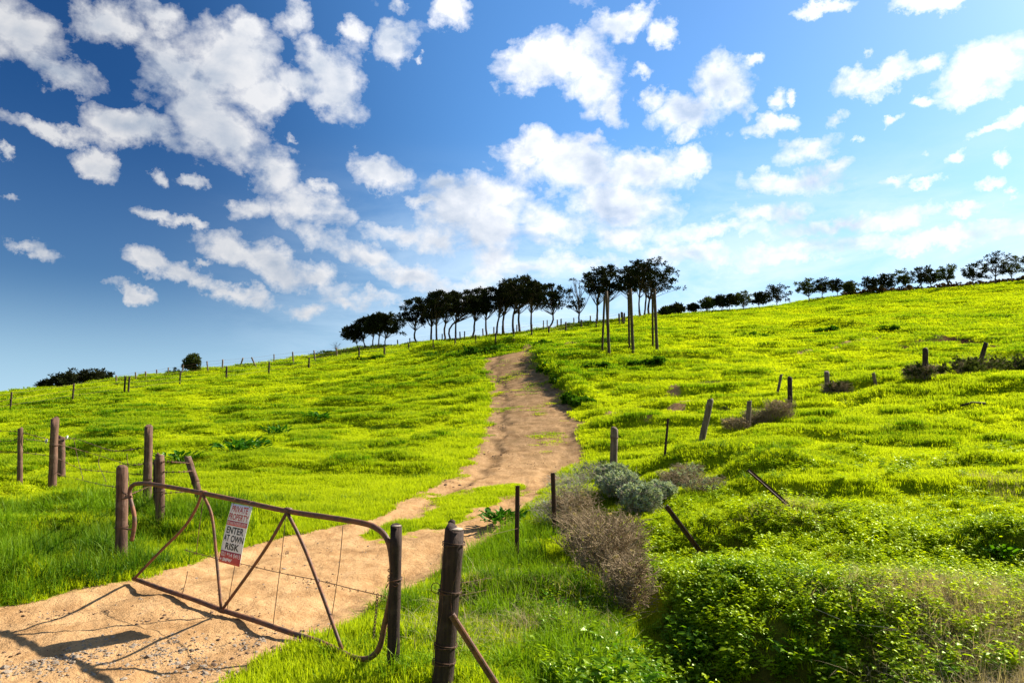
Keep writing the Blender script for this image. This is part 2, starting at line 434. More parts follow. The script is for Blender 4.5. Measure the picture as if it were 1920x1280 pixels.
def mesh_np(name, V, F, mat, smooth=True):
    me = bpy.data.meshes.new(name)
    me.vertices.add(len(V)); me.vertices.foreach_set('co', V.astype(np.float32).ravel())
    k = F.shape[1]
    me.loops.add(F.size); me.loops.foreach_set('vertex_index', F.astype(np.int32).ravel())
    me.polygons.add(len(F)); me.polygons.foreach_set('loop_start', np.arange(0, F.size, k, dtype=np.int32))
    me.update(calc_edges=True); me.validate()
    if smooth: me.shade_smooth()
    me.materials.append(mat)
    return me


# ----------------------------------------------------------------- materials
def mat_new(name):
    m = bpy.data.materials.new(name); m.use_nodes = True
    T = NT(m.node_tree); T.n.clear()
    out = T.new('ShaderNodeOutputMaterial')
    return m, T, out


def principled(T, out, color, rough=.8, spec=.3, metal=0.0, normal=None):
    p = T.new('ShaderNodeBsdfPrincipled')
    T.put(p.inputs['Base Color'], color); T.put(p.inputs['Roughness'], rough)
    p.inputs['Specular IOR Level'].default_value = spec; T.put(p.inputs['Metallic'], metal)
    if normal is not None: T.l.new(normal, p.inputs['Normal'])
    T.l.new(p.outputs[0], out.inputs[0]); return p


def bump(T, h, strength=.5, dist=.02):
    b = T.new('ShaderNodeBump'); b.inputs['Strength'].default_value = strength; b.inputs['Distance'].default_value = dist
    T.l.new(h, b.inputs['Height']); return b.outputs[0]


def mat_terrain():
    m, T, out = mat_new('ground_soil_and_turf')
    pos = T.new('ShaderNodeNewGeometry').outputs['Position']
    road = T.attr('track').outputs['Fac']; dark = T.attr('dark').outputs['Fac']; dist = T.attr('upper').outputs['Fac']
    n1, _ = T.noise(pos, .35, 5, .6); n2, _ = T.noise(pos, 2.2, 6, .65); n3, _ = T.noise(pos, 14, 5, .7); n4, _ = T.noise(pos, 60, 3, .6)
    turf = T.mix(T.rng(n2, .35, .65), (.13, .19, .004), (.24, .29, .005))
    turf = T.mix(T.rng(n1, .4, .7), turf, (.28, .30, .006))
    sand = T.mix(T.rng(n2, .35, .68), (.45, .275, .130), (.32, .180, .078))
    sand = T.mix(T.rng(n3, .46, .70, 0, .55), sand, (.50, .31, .15))
    brown = T.mix(T.rng(n2, .35, .62), (.31, .195, .105), (.20, .130, .066))
    brown = T.mix(T.rng(n3, .50, .68, 0, .6), brown, (.13, .085, .03))
    soil = T.mix(T.m('MULTIPLY', dist, T.rng(n1, .25, .6, .55, 1.0)), sand, brown)
    stain, _ = T.noise(pos, 1.1, 6, .72, .6)
    soil = T.mix(T.rng(stain, .54, .70, 0, .7), soil, (.17, .095, .045))
    st, _ = T.noise(T.v('MULTIPLY', pos, (5.0, .9, 1)), 1.0, 6, .7, .8)
    soil = T.mix(T.rng(st, .52, .68, 0, .55), soil, (.22, .12, .055))
    soil = T.mix(T.rng(st, .46, .34, 0, .35), soil, (.50, .32, .17))
    soil = T.mix(T.rng(n4, .55, .8, 0, .45), soil, (.25, .15, .075))
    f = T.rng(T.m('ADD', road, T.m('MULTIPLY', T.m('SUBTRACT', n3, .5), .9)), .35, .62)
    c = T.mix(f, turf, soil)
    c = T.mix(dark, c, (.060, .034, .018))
    h = T.m('ADD', T.m('MULTIPLY', n3, .6), T.m('MULTIPLY', n4, .35)); h = T.m('ADD', h, T.m('MULTIPLY', n2, 1.2))
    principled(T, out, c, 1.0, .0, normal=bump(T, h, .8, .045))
    return m


def mat_leaf(name, c_a, c_b, transl=.45, tipc=None, rough=.5, gloss=.12, scale=.5, rvar=.4):
    """foliage: colour varies per plant (tint), along the blade (t) and slowly over the ground"""
    m, T, out = mat_new(name)
    pos = T.new('ShaderNodeNewGeometry').outputs['Position']
    tint = T.attr('tint', 'INSTANCER').outputs['Fac']
    rnd = T.new('ShaderNodeObjectInfo').outputs['Random']
    n1, _ = T.noise(pos, scale, 4, .6)
    f = T.m('ADD', T.m('MULTIPLY', tint, .75), T.m('MULTIPLY', T.m('SUBTRACT', n1, .5), .6))
    f = T.m('ADD', f, T.m('MULTIPLY', T.m('SUBTRACT', rnd, .5), rvar), clamp=True)
    c = T.mix(f, c_a, c_b)
    if tipc is not None:
        t = T.attr('t').outputs['Fac']
        c = T.mix(T.m('MULTIPLY', T.rng(t, .45, 1.0), .65), c, tipc)
    d = T.new('ShaderNodeBsdfDiffuse'); tr = T.new('ShaderNodeBsdfTranslucent'); g = T.new('ShaderNodeBsdfGlossy')
    T.l.new(c, d.inputs[0]); T.l.new(T.mix(1.0, c, (1.25, 1.22, .6), 'MULTIPLY'), tr.inputs[0]); g.inputs['Roughness'].default_value = rough
    g.inputs['Color'].default_value = (.75, .9, .5, 1)
    mx = T.new('ShaderNodeMixShader'); mx.inputs[0].default_value = transl
    T.l.new(d.outputs[0], mx.inputs[1]); T.l.new(tr.outputs[0], mx.inputs[2])
    m2 = T.new('ShaderNodeMixShader')
    m2.inputs[0].default_value = gloss * .05
    T.l.new(mx.outputs[0], m2.inputs[1]); T.l.new(g.outputs[0], m2.inputs[2]); T.l.new(m2.outputs[0], out.inputs[0])
    return m


def mat_wood(name, ca, cb, cc, sx=1.0):
    m, T, out = mat_new(name)
    co = T.new('ShaderNodeTexCoord').outputs['Object']
    st = T.v('MULTIPLY', co, (28 * sx, 28 * sx, 1.6))
    n1, _ = T.noise(st, 1, 6, .7, .3); n2, _ = T.noise(co, 5, 5, .6); n3, _ = T.noise(co, 40, 3, .6)
    c = T.mix(T.rng(n1, .36, .64), ca, cb); c = T.mix(T.rng(n2, .5, .72, 0, .8), c, cc)
    crack = T.rng(n1, .62, .70)
    c = T.mix(T.m('MULTIPLY', crack, .8), c, (.012, .008, .006))
    h = T.m('ADD', T.m('MULTIPLY', n1, 1.0), T.m('MULTIPLY', n3, .25))
    principled(T, out, c, .85, .2, normal=bump(T, h, .9, .012))
    return m


def mat_rust(name='rusty_steel', dark=1.0):
    m, T, out = mat_new(name)
    co = T.new('ShaderNodeTexCoord').outputs['Object']
    n1, _ = T.noise(co, 9, 6, .7, .4); n2, _ = T.noise(co, 60, 4, .65)
    c = T.mix(T.rng(n1, .38, .62), tuple(dark * k for k in (.085, .048, .034)), tuple(dark * k for k in (.23, .10, .050)))
    c = T.mix(T.rng(n2, .55, .72, 0, .7), c, tuple(dark * k for k in (.045, .030, .026)))
    principled(T, out, c, T.rng(n1, .3, .7, .55, .85), .4, .25, bump(T, n2, .5, .004))
    return m


def mat_plain(name, c, rough=.7, spec=.3, nz=None, var=.25):
    m, T, out = mat_new(name)
    co = T.new('ShaderNodeTexCoord').outputs['Object']
    n1, _ = T.noise(co, nz or 12, 5, .65)
    cc = T.mix(T.rng(n1, .35, .7), c, tuple(k * (1 - var) for k in c))
    principled(T, out, cc, rough, spec, normal=bump(T, n1, .3, .004))
    return m


M_GROUND = mat_terrain()
M_GRASS = mat_leaf('meadow_grass', (.075, .190, .004), (.52, .585, .008), .50, (.53, .59, .02), gloss=.12, rvar=.10)
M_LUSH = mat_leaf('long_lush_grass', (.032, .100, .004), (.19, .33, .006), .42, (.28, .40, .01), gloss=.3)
M_COVER = mat_leaf('ground_cover_leaf', (.07, .18, .004), (.44, .54, .005), .48, None, .35, .45, 1.2, rvar=.7)
M_WEED = mat_leaf('broad_weed_leaf', (.030, .110, .006), (.080, .20, .008), .35, None, .4, .4)
M_POLE = mat_wood('tall_pole_timber', (.090, .062, .040), (.050, .034, .022), (.12, .09, .06))
M_DRY = mat_leaf('dry_straw', (.36, .29, .17), (.52, .43, .27), .30, None, .6, .03)
M_NEEDLE = mat_leaf('pine_needles', (.016, .020, .008), (.040, .036, .014), .12, None, .6, .03, .3)
M_SCRUB = mat_leaf('scrub_leaf', (.045, .060, .016), (.105, .105, .035), .30, None, .6, .03)
M_SAGE = mat_leaf('grey_green_leaf', (.30, .36, .24), (.52, .57, .42), .25, None, .7, .02)
M_TWIG = mat_plain('dry_twigs', (.34, .25, .145), .9, .1, 6, .45)
M_TWIG2 = mat_plain('grey_twigs', (.44, .38, .29), .9, .1, 6, .45)
M_BARK = mat_wood('pine_bark', (.085, .055, .040), (.040, .027, .022), (.11, .08, .06), .05)
M_POST = mat_wood('weathered_red_brown_timber', (.165, .088, .056), (.070, .038, .026), (.23, .15, .105))
M_POSTD = mat_wood('dark_creosoted_timber', (.050, .030, .022), (.025, .016, .013), (.095, .065, .050))
M_POSTG = mat_wood('weathered_grey_timber', (.20, .145, .105), (.10, .068, .050), (.26, .20, .15))
M_END = mat_plain('pale_cut_end_grain', (.42, .34, .26), .9, .1, 30, .4)
M_RUST = mat_rust()
M_WIRE = mat_rust('rusty_wire', .7)
M_STEEL = mat_rust('dark_steel_dropper', .35)
M_STONE = mat_plain('grey_gravel', (.31, .245, .18), .9, .2, 8, .5)
M_CLOD = mat_plain('dark_soil_clod', (.16, .10, .065), .95, .1, 8, .5)

# ----------------------------------------------------------------- ground mesh (polar grid centred on the gateway)
def build_ground():
    fine = np.linspace(R(-47), R(47), 620)
    rest = np.linspace(R(47), R(313), 90)[1:-1]
    TH = np.concatenate([fine, rest])
    RR = np.concatenate([[.4, .9, 1.5], np.geomspace(2.2, 200, 500), np.geomspace(215, 6000, 26)])
    nt, nr = len(TH), len(RR)
    X = RR[:, None] * np.sin(TH)[None]; Y = RR[:, None] * np.cos(TH)[None]
    x, y = X.ravel(), Y.ravel()
    s, md = fields(x, y)
    z = HF(x, y, s)
    V = np.stack([x, y, z], 1)
    V = np.vstack([V, [[0, 0, z[0]]]])
    track = sstep(.12, -.18, s) * sstep(-.10, .35, md)
    r = np.hypot(x, y)
    for P, w in BARE:
        d = seg_dist(x, y, P) + (fbm(x * 1.2, y * 1.2, 5, 3) - .5) * 1.2
        track = np.maximum(track, .75 * sstep(w + .25, w * .3, d))
    dk = sstep(.85, .4, seg_dist(x, y, DARKSOIL) + (fbm(x, y, 7, 3) - .5) * .8)
    # shade of the near right hollow, painted into the ground colour
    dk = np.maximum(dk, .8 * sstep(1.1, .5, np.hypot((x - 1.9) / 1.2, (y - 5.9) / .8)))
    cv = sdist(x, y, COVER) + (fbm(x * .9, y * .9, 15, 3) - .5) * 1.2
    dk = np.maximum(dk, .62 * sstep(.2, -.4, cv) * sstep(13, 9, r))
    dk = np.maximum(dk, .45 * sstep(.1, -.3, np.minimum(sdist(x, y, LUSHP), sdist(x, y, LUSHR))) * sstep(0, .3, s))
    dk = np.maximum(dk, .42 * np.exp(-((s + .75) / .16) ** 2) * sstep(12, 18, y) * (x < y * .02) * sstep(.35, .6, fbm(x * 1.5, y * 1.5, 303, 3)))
    up = sstep(13, 24, y)
    i, j = np.meshgrid(np.arange(nr - 1), np.arange(nt), indexing='ij')
    a = i * nt + j; b = i * nt + (j + 1) % nt
    F = np.stack([a, a + nt, b + nt, b], -1).reshape(-1, 4)
    isroad = (s < 0) & (md > 0)
    fr = isroad[F].sum(1) >= 2
    for name, sel, label in (('grass_field', ~fr, None), ('dirt_track', fr, None)):
        FF = F[sel]
        used = np.zeros(len(V), bool); used[FF] = True; mp = np.cumsum(used) - 1
        vv = V[used]
        me = mesh_np(name, vv, mp[FF], M_GROUND)
        if name == 'grass_field':
            pass
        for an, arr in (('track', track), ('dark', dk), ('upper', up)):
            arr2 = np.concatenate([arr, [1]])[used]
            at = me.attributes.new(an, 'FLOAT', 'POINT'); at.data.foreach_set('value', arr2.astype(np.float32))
        o = bpy.data.objects.new(name, me); COL.objects.link(o); o['kind'] = 'structure'
build_ground()


# ----------------------------------------------------------------- plant prototypes (instanced by the stuff objects)
def proto_coll(name, meshes):
    c = bpy.data.collections.new(name)
    for i, me in enumerate(meshes):
        o = bpy.data.objects.new('%s_%02d' % (name, i), me); c.objects.link(o)
    return c


def mesh_t(name, V, F, t, mat, smooth=False):
    me = bpy.data.meshes.new(name); me.from_pydata(V, [], F); me.update()
    at = me.attributes.new('t', 'FLOAT', 'POINT'); at.data.foreach_set('value', np.array(t, np.float32))
    me.materials.append(mat)
    if smooth: me.shade_smooth()
    return me


def tuft_mesh(rnd, nblades, mat, width=.07, spread=1.0, lean=.55, droop=.35, hvar=.5, seg=3):
    V, F, t = [], [], []
    for _ in range(nblades):
        a = rnd.random() * 6.283; q = math.sqrt(rnd.random()) * spread
        x, y = q * math.cos(a), q * math.sin(a)
        h = 1 - hvar * rnd.random(); th = rnd.random() * 6.283
        ln = lean * rnd.random(); ldx, ldy = math.cos(th) * ln, math.sin(th) * ln
        fx = th + 1.57 + rnd.uniform(-.8, .8); wx, wy = math.cos(fx), math.sin(fx)
        w0 = width * rnd.uniform(.6, 1.2); b = len(V)
        for i in range(seg + 1):
            s = i / seg; hh = h * (s - droop * ln * s * s)
            px, py = x + ldx * s ** 1.6, y + ldy * s ** 1.6
            w = w0 * (1 - s ** 1.5) * .5
            if i < seg:
                V.append((px - wx * w, py - wy * w, hh)); V.append((px + wx * w, py + wy * w, hh)); t += [s, s]
            else:
                V.append((px, py, hh)); t.append(1)
        for i in range(seg - 1): F.append((b + 2 * i, b + 2 * i + 1, b + 2 * i + 3, b + 2 * i + 2))
        F.append((b + 2 * seg - 2, b + 2 * seg - 1, b + 2 * seg))
    return mesh_t('blades', V, F, t, mat)


def leaf(V, F, t, base, dirv, up, L, Wd, curl=.25):
    """a folded oval leaf: 6 verts, 4 faces"""
    side = dirv.cross(up).normalized(); b = len(V)
    pts = [base, base + dirv * L * .35 + side * Wd * .5 + up * .06 * L, base + dirv * L * .78 + side * Wd * .36 + up * .02 * L,
           base + dirv * L - up * curl * L, base + dirv * L * .78 - side * Wd * .36 + up * .02 * L, base + dirv * L * .35 - side * Wd * .5 + up * .06 * L,
           base + dirv * L * .42 - up * .03 * L, base + dirv * L * .78 - up * .08 * L]
    V += [tuple(p) for p in pts]; t += [.2, .6, .8, 1, .8, .6, .5, .8]
    F += [(b, b + 6, b + 1), (b + 1, b + 6, b + 7, b + 2), (b + 2, b + 7, b + 3), (b, b + 5, b + 6), (b + 5, b + 4, b + 7, b + 6), (b + 4, b + 3, b + 7)]


def sprig_mesh(rnd, mat, nst=5, nl=8, L=.056, H=.25):
    V, F, t = [], [], []
    for _ in range(nst):
        a = rnd.random() * 6.28; ln = rnd.uniform(.1, .7); h = H * rnd.uniform(.6, 1.1)
        p0 = Vector((rnd.uniform(-.05, .05), rnd.uniform(-.05, .05), 0)); tip = p0 + Vector((math.cos(a) * ln * h, math.sin(a) * ln * h, h))
        b = len(V); V += [tuple(p0 + Vector((.002, 0, 0))), tuple(p0 - Vector((.002, 0, 0))), tuple(tip)]; t += [0, 0, .3]; F.append((b, b + 1, b + 2))
        for k in range(nl):
            s = .25 + .75 * (k + rnd.random() * .5) / nl; p = p0.lerp(tip, min(s, 1))
            th = k * 2.4 + rnd.random() * .8; dv = Vector((math.cos(th), math.sin(th), rnd.uniform(-.1, .65))).normalized()
            up = (Vector((0, 0, 1)) + Vector((rnd.uniform(-.4, .4), rnd.uniform(-.4, .4), 0))); up = (up - dv * up.dot(dv)).normalized()
            leaf(V, F, t, p, dv, up, L * rnd.uniform(.6, 1.25), L * .62)
    return mesh_t('sprig', V, F, t, mat)


rnd = random.Random(3)
C_GRASS = proto_coll('proto_grass', [tuft_mesh(rnd, 34, M_GRASS, .10) for _ in range(6)])
C_LUSH = proto_coll('proto_lush', [tuft_mesh(rnd, 26, M_LUSH, .075, 1.0, 2.6, .30, .65, 4) for _ in range(6)])
C_COVER = proto_coll('proto_cover', [sprig_mesh(rnd, M_COVER) for _ in range(5)] + [sprig_mesh(rnd, M_COVER, 4, 6, .095, .30), sprig_mesh(rnd, M_COVER, 3, 7, .080, .36)])
C_STRAW = proto_coll('proto_straw', [tuft_mesh(rnd, 16, M_DRY, .018, .7, 1.9, .35, .5, 5) for _ in range(4)])


def scatter(name, P, rot, scl, idx, tint, coll, label, cat):
    me = bpy.data.meshes.new(name); nP = len(P)
    me.vertices.add(nP); me.vertices.foreach_set('co', P.astype(np.float32).ravel())
    for an, tp, arr, key in (('rot', 'FLOAT_VECTOR', rot, 'vector'), ('scl', 'FLOAT_VECTOR', scl, 'vector'), ('idx', 'INT', idx, 'value'), ('tint', 'FLOAT', tint, 'value')):
        at = me.attributes.new(an, tp, 'POINT'); at.data.foreach_set(key, np.ascontiguousarray(arr, dtype=np.int32 if tp == 'INT' else np.float32).ravel())
    o = bpy.data.objects.new(name, me); COL.objects.link(o)
    g = bpy.data.node_groups.new(name, 'GeometryNodeTree')
    g.interface.new_socket('Geometry', in_out='INPUT', socket_type='NodeSocketGeometry')
    g.interface.new_socket('Geometry', in_out='OUTPUT', socket_type='NodeSocketGeometry')
    gi = g.nodes.new('NodeGroupInput'); go = g.nodes.new('NodeGroupOutput')
    ip = g.nodes.new('GeometryNodeInstanceOnPoints'); ci = g.nodes.new('GeometryNodeCollectionInfo')
    ci.inputs[0].default_value = coll; ci.inputs['Separate Children'].default_value = True; ci.inputs['Reset Children'].default_value = True
    def na(nm, tp):
        x = g.nodes.new('GeometryNodeInputNamedAttribute'); x.data_type = tp; x.inputs['Name'].default_value = nm; return x.outputs['Attribute']
    L = g.links
    L.new(gi.outputs[0], ip.inputs['Points']); L.new(ci.outputs[0], ip.inputs['Instance']); ip.inputs['Pick Instance'].default_value = True
    L.new(na('idx', 'INT'), ip.inputs['Instance Index']); L.new(na('rot', 'FLOAT_VECTOR'), ip.inputs['Rotation']); L.new(na('scl', 'FLOAT_VECTOR'), ip.inputs['Scale'])
    L.new(ip.outputs[0], go.inputs[0])
    md = o.modifiers.new('scatter', 'NODES'); md.node_group = g
    tag(o, label, cat, kind='stuff')
    return o


def polar_pts(N, r0, r1, th0=-46, th1=46):
    r = np.exp(RNG.uniform(math.log(r0), math.log(r1), N)); th = np.radians(RNG.uniform(th0, th1, N))
    return r * np.sin(th), r * np.cos(th), r


def build_grass():
    x, y, r = polar_pts(250000, 2.6, 190)
    keep = RNG.random(len(x)) < np.clip((r / 13) ** 2, .06, 1)
    x, y, r = x[keep], y[keep], r[keep]
    s, md = fields(x, y)
    road = (s < 0) & (md > 0.0)
    sparse = road & (RNG.random(len(x)) < .05 * sstep(.62, .75, fbm(x * .8, y * .8, 77, 3)) * 12) & (y > 12)
    cov = sdist(x, y, COVER) + (fbm(x * 1.2, y * 1.2, 15, 3) - .5) * 1.2
    ok = (~road | sparse) & ((cov > -.2) | (RNG.random(len(x)) < .13 + .75 * sstep(8, 12.5, r)))
    lp = np.minimum(sdist(x, y, LUSHP), sdist(x, y, LUSHR))
    ok &= (lp > -.15) | (RNG.random(len(x)) < .5)
    bare = np.zeros(len(x), bool)
    for P, w in BARE:
        bare |= (seg_dist(x, y, P) + (fbm(x * 1.2, y * 1.2, 5, 3) - .5) * 1.2) < w * .8
    bare |= (seg_dist(x, y, DARKSOIL) + (fbm(x, y, 7, 3) - .5) * .8 < .55)
    ok &= ~bare
    x, y, r, s, sparse = x[ok], y[ok], r[ok], s[ok], sparse[ok]
    z = HF(x, y) - .01
    # tussocks: taller, greener clumps; the darker tint also carries their shadow side
    tus = sstep(.60, .72, fbm(x * .55, y * .55, 101, 3)) * sstep(.40, .62, fbm(x * .11, y * .11, 111, 2))
    tus2 = sstep(.64, .74, fbm(x * .32 + 40, y * .5, 121, 3))
    lm = sstep(.61, .70, fbm(x * .7, y * 1.1, 191, 3)) * sstep(14, 22, r); lm2 = sstep(.61, .72, fbm(x * .26, y * .55, 171, 3)) * sstep(16, 26, r) * .6
    tu = np.clip(tus + .6 * tus2 + .8 * lm + lm2, 0, 1)
    f = np.maximum(.10, r * .0080)
    h = .085 + .04 * RNG.random(len(x)) + .10 * tu
    right = sstep(2, 10, x) * sstep(60, 25, r)
    h = h + .02 * right
    h = h + .10 * sstep(2.5, .3, s) * sstep(-.2, .3, s) * (fbm(x * 1.1, y * 1.1, 131, 2))
    h = np.where(sparse, .05, h)
    h = h * np.clip(.65 + r / 120, .8, 1.25)
    scl = np.stack([f * 1.25, f * 1.25, h * RNG.uniform(.8, 1.2, len(x))], 1)
    rot = np.zeros((len(x), 3)); rot[:, 2] = RNG.uniform(0, 6.28, len(x))
    big = fbm(x * .06, y * .06, 141, 3)
    tint = np.clip(.92 + .9 * (big - .5) - .75 * tu + .15 * sstep(40, 90, r), 0, 1.15)
    scatter('meadow_grass', np.stack([x, y, z], 1), rot, scl, RNG.integers(0, 6, len(x)), tint, C_GRASS, 'bright yellow-green meadow grass covering the hillside', 'grass')


def build_lush():
    x, y, r = polar_pts(60000, 2.6, 60)
    s, md = fields(x, y)
    j = (fbm(x * 1.2, y * 1.2, 16, 3) - .5) * .8
    a = sdist(x, y, LUSHP) + j; b = sdist(x, y, LUSHR) + j
    near = (a < 0) | (b < 0)
    clump = sstep(.62, .70, fbm(x * .5 + 9, y * .5, 201, 3)) * (r < 60) * (r > 9)
    w = np.where(near, np.clip((r / 9) ** 2, .2, 1), .30 * clump)
    # banks with long grass: right edge of the track and the ridges
    for P, hh, wd in RIDGES:
        d = seg_dist(x, y, P); w = np.maximum(w, .65 * np.exp(-(d / wd / .8) ** 2))
    w = w * (s > .02)
    ok = RNG.random(len(x)) < w
    x, y, r, near, b, a = x[ok], y[ok], r[ok], near[ok], b[ok], a[ok]
    z = HF(x, y) - .015
    f = np.maximum(.13, r * .011)
    h = np.where(near, .14 + .42 * sstep(.3, .75, fbm(x * 1.5, y * 1.5, 211, 3)), .22)
    h = np.where(b < 0, h * .80, h * np.where(a < 0, 1.15, 1))
    scl = np.stack([f, f, h * RNG.uniform(.7, 1.25, len(x))], 1)
    rot = np.zeros((len(x), 3)); rot[:, 2] = RNG.uniform(0, 6.28, len(x)); rot[:, 0] = RNG.normal(0, .18, len(x)); rot[:, 1] = RNG.normal(0, .18, len(x))
    tint = np.clip(fbm(x * .7, y * .7, 221, 3) * 1.6 - .3 + .35 * (b < 0) - .12 * (a < 0), 0, 1)
    scatter('long_grass', np.stack([x, y, z], 1), rot, scl, RNG.integers(0, 6, len(x)), tint, C_LUSH, 'long deep green grass beside the gate and on the banks', 'grass')


def build_cover():
    x, y, r = polar_pts(75000, 3.0, 30)
    keep = RNG.random(len(x)) < np.clip((r / 9) ** 2, .12, 1)
    x, y, r = x[keep], y[keep], r[keep]
    d = sdist(x, y, COVER) + (fbm(x * .9, y * .9, 15, 3) - .5) * 1.8
    p = sstep(.25, -.5, d) * (.10 + .90 * sstep(13, 8, r)) * (.45 + .55 * sstep(.35, .5, fbm(x * .8, y * .8, 19, 3)))
    p = np.where(np.hypot((x - 1.85) / .8, (y - 5.85) / .45) < 1, .35 * p, p)
    ok = RNG.random(len(x)) < p
    # a few sprigs among the long grass at the foot of the posts
    s, md = fields(x, y)
    b = sdist(x, y, LUSHR)
    ok |= (b < 0) & (RNG.random(len(x)) < .10) & (x > .2)
    x, y, r = x[ok], y[ok], r[ok]
    z = HF(x, y) - .01
    sc = np.maximum(.80, r * .095) * RNG.uniform(.7, 1.35, len(x)) * (.8 + .5 * sstep(8, 4.5, r))
    h = sc * RNG.uniform(.6, 1.3, len(x)) * np.clip(7.5 / r, .55, 1)
    scl = np.stack([sc, sc, h], 1)
    rot = np.zeros((len(x), 3)); rot[:, 2] = RNG.uniform(0, 6.28, len(x)); rot[:, 0] = RNG.uniform(-.3, .3, len(x))
    tint = np.clip(fbm(x * .8, y * .8, 231, 3) * 1.7 - .25 + .35 * sstep(6, 10, r), 0, 1.1)
    scatter('leafy_ground_cover', np.stack([x, y, z], 1), rot, scl, np.where(RNG.random(len(x)) < .25 * sstep(9, 5, r), RNG.integers(5, 7, len(x)), RNG.integers(0, 5, len(x))), tint, C_COVER, 'dense small-leaved green ground cover over the near right bank', 'ground cover')


def build_straw():
    c = [hit(1840, 1160), hit(1900, 1220), hit(1780, 1130), hit(1900, 1120), hit(1860, 1270), hit(1700, 1110)]
    X, Y = [], []
    for (cx, cy) in c:
        X.append(RNG.normal(cx, .38, 190)); Y.append(RNG.normal(cy, .28, 190))
    for (px, py, k) in ((1010, 1180, 60), (930, 1140, 40), (1480, 955, 40), (1000, 1100, 50), (850, 1190, 30), (1880, 910, 40)):
        cx, cy = hit(px, py); X.append(RNG.normal(cx, .3, k)); Y.append(RNG.normal(cy, .25, k))
    x = np.concatenate(X); y = np.concatenate(Y); z = HF(x, y)
    s, _ = fields(x, y); ok = s > 0; x, y, z = x[ok], y[ok], z[ok]
    f = RNG.uniform(.14, .30, len(x)); scl = np.stack([f, f, f * 1.1], 1)
    rot = np.zeros((len(x), 3)); rot[:, 2] = RNG.uniform(0, 6.28, len(x)); rot[:, 0] = RNG.uniform(-.4, .4, len(x))
    scatter('dry_grass', np.stack([x, y, z], 1), rot, scl, RNG.integers(0, 4, len(x)), RNG.random(len(x)), C_STRAW, 'tangled straw-coloured dry grass stalks low on the right bank', 'dry grass')


def stone_mesh(rnd, mat, name='pebble'):
    bm = bmesh.new(); bmesh.ops.create_icosphere(bm, subdivisions=1, radius=1)
    sx, sy, sz = rnd.uniform(.7, 1.2), rnd.uniform(.6, 1), rnd.uniform(.35, .65)
    for v in bm.verts:
        q = rnd.uniform(.75, 1.15); v.co = Vector((v.co.x * sx * q, v.co.y * sy * q, v.co.z * sz * q))
    me = bpy.data.meshes.new(name); bm.to_mesh(me); bm.free(); me.materials.append(mat)
    return me


def build_gravel():
    rnd = random.Random(5)
    cs = proto_coll('proto_stone', [stone_mesh(rnd, M_STONE) for _ in range(5)])
    cc = proto_coll('proto_clod', [stone_mesh(rnd, M_CLOD) for _ in range(4)])
    N = 90000
    x = RNG.uniform(-7, 1.5, N); y = RNG.uniform(3.2, 11, N)
    s, md = fields(x, y)
    edge = poly_world([(0, 1262), (150, 1232), (270, 1215), (330, 1240), (430, 1235), (520, 1200), (600, 1190)])
    d = seg_dist(x, y, edge)
    p = .9 * np.exp(-(d / .28) ** 2) + 1.0 * (y < 5.0) * (x < -1.2) * sstep(.45, .6, fbm(x * 1.4, y * 1.4, 71, 3)) + .010
    p = p * sstep(.30, .55, fbm(x * 2.5, y * 2.5, 72, 3)) * (s < .1)
    ok = RNG.random(N) < p
    x, y = x[ok], y[ok]; z = HF(x, y)
    q = RNG.uniform(.005, .020, len(x)) * (1 + 1.0 * (RNG.random(len(x)) < .05))
    scl = np.stack([q, q, q], 1); rot = RNG.uniform(0, 6.28, (len(x), 3)) * [.1, .1, 1]
    scatter('gravel', np.stack([x, y, z], 1), rot, scl, RNG.integers(0, 5, len(x)), RNG.random(len(x)), cs, 'loose grey gravel scattered over the sandy gateway', 'gravel')
    # crumbled clods along the track edges, in the ruts and under the gate
    X, Y, Q = [], [], []
    for (px, py, sp, k) in ((205, 1145, .10, 30), (130, 1150, .12, 40), (20, 1160, .25, 60), (265, 1165, .08, 20), (590, 1092, .18, 50), (540, 1040, .15, 30), (440, 1150, .2, 50), (330, 1145, .15, 20), (60, 1240, .15, 60),
                            (925, 800, .5, 60), (935, 740, .7, 50), (900, 850, .5, 60), (830, 905, .4, 50), (420, 1250, .25, 60), (1000, 870, .5, 30), (460, 1215, .3, 50)):
        cx, cy = hit(px, py); X.append(RNG.normal(cx, sp, k)); Y.append(RNG.normal(cy, sp * .7, k)); Q.append(RNG.uniform(.005, .011, k) * np.where(RNG.random(k) < .15, 2.4, 1) * (1 + .05 * cy * (cy > 12)))
    x = np.concatenate(X); y = np.concatenate(Y); q = np.concatenate(Q); z = HF(x, y)
    rot = RNG.uniform(0, 6.28, (len(x), 3)) * [.1, .1, 1]
    scatter('soil_crumbs', np.stack([x, y, z], 1), rot, np.stack([q * 1.3, q, q], 1), RNG.integers(0, 4, len(x)), RNG.random(len(x)), cc, 'dark crumbs of soil and dung lying on the sandy track', 'soil')


build_grass(); build_lush(); build_cover(); build_straw(); build_gravel()


# ----------------------------------------------------------------- posts
def at_depth(px, py, Y):
    r = ray(px, py); r = r / r[1]; return Vector((r[0] * Y, Y, CAM_Z + r[2] * Y))


def post_mesh(pb, pt, rad, mat, name, rough_top=True, sides=14, sink=.25, taper=.95, rnd=random):
    b = MB(); pb = Vector(pb); pt = Vector(pt); ax = (pt - pb)
    pts = [pb - ax.normalized() * sink]
    k = 7
    for i in range(k + 1): pts.append(pb + ax * (i / k) + Vector((rnd.uniform(-1, 1), rnd.uniform(-1, 1), 0)) * rad * .05)
    pts.append(pt + ax.normalized() * rad * .05)
    rr = [rad] + [rad * (1 - (1 - taper) * i / k) * rnd.uniform(.97, 1.03) for i in range(k + 1)] + [rad * taper * .88]
    b.tube(pts, rr, sides, True, .05, rnd)
    return b


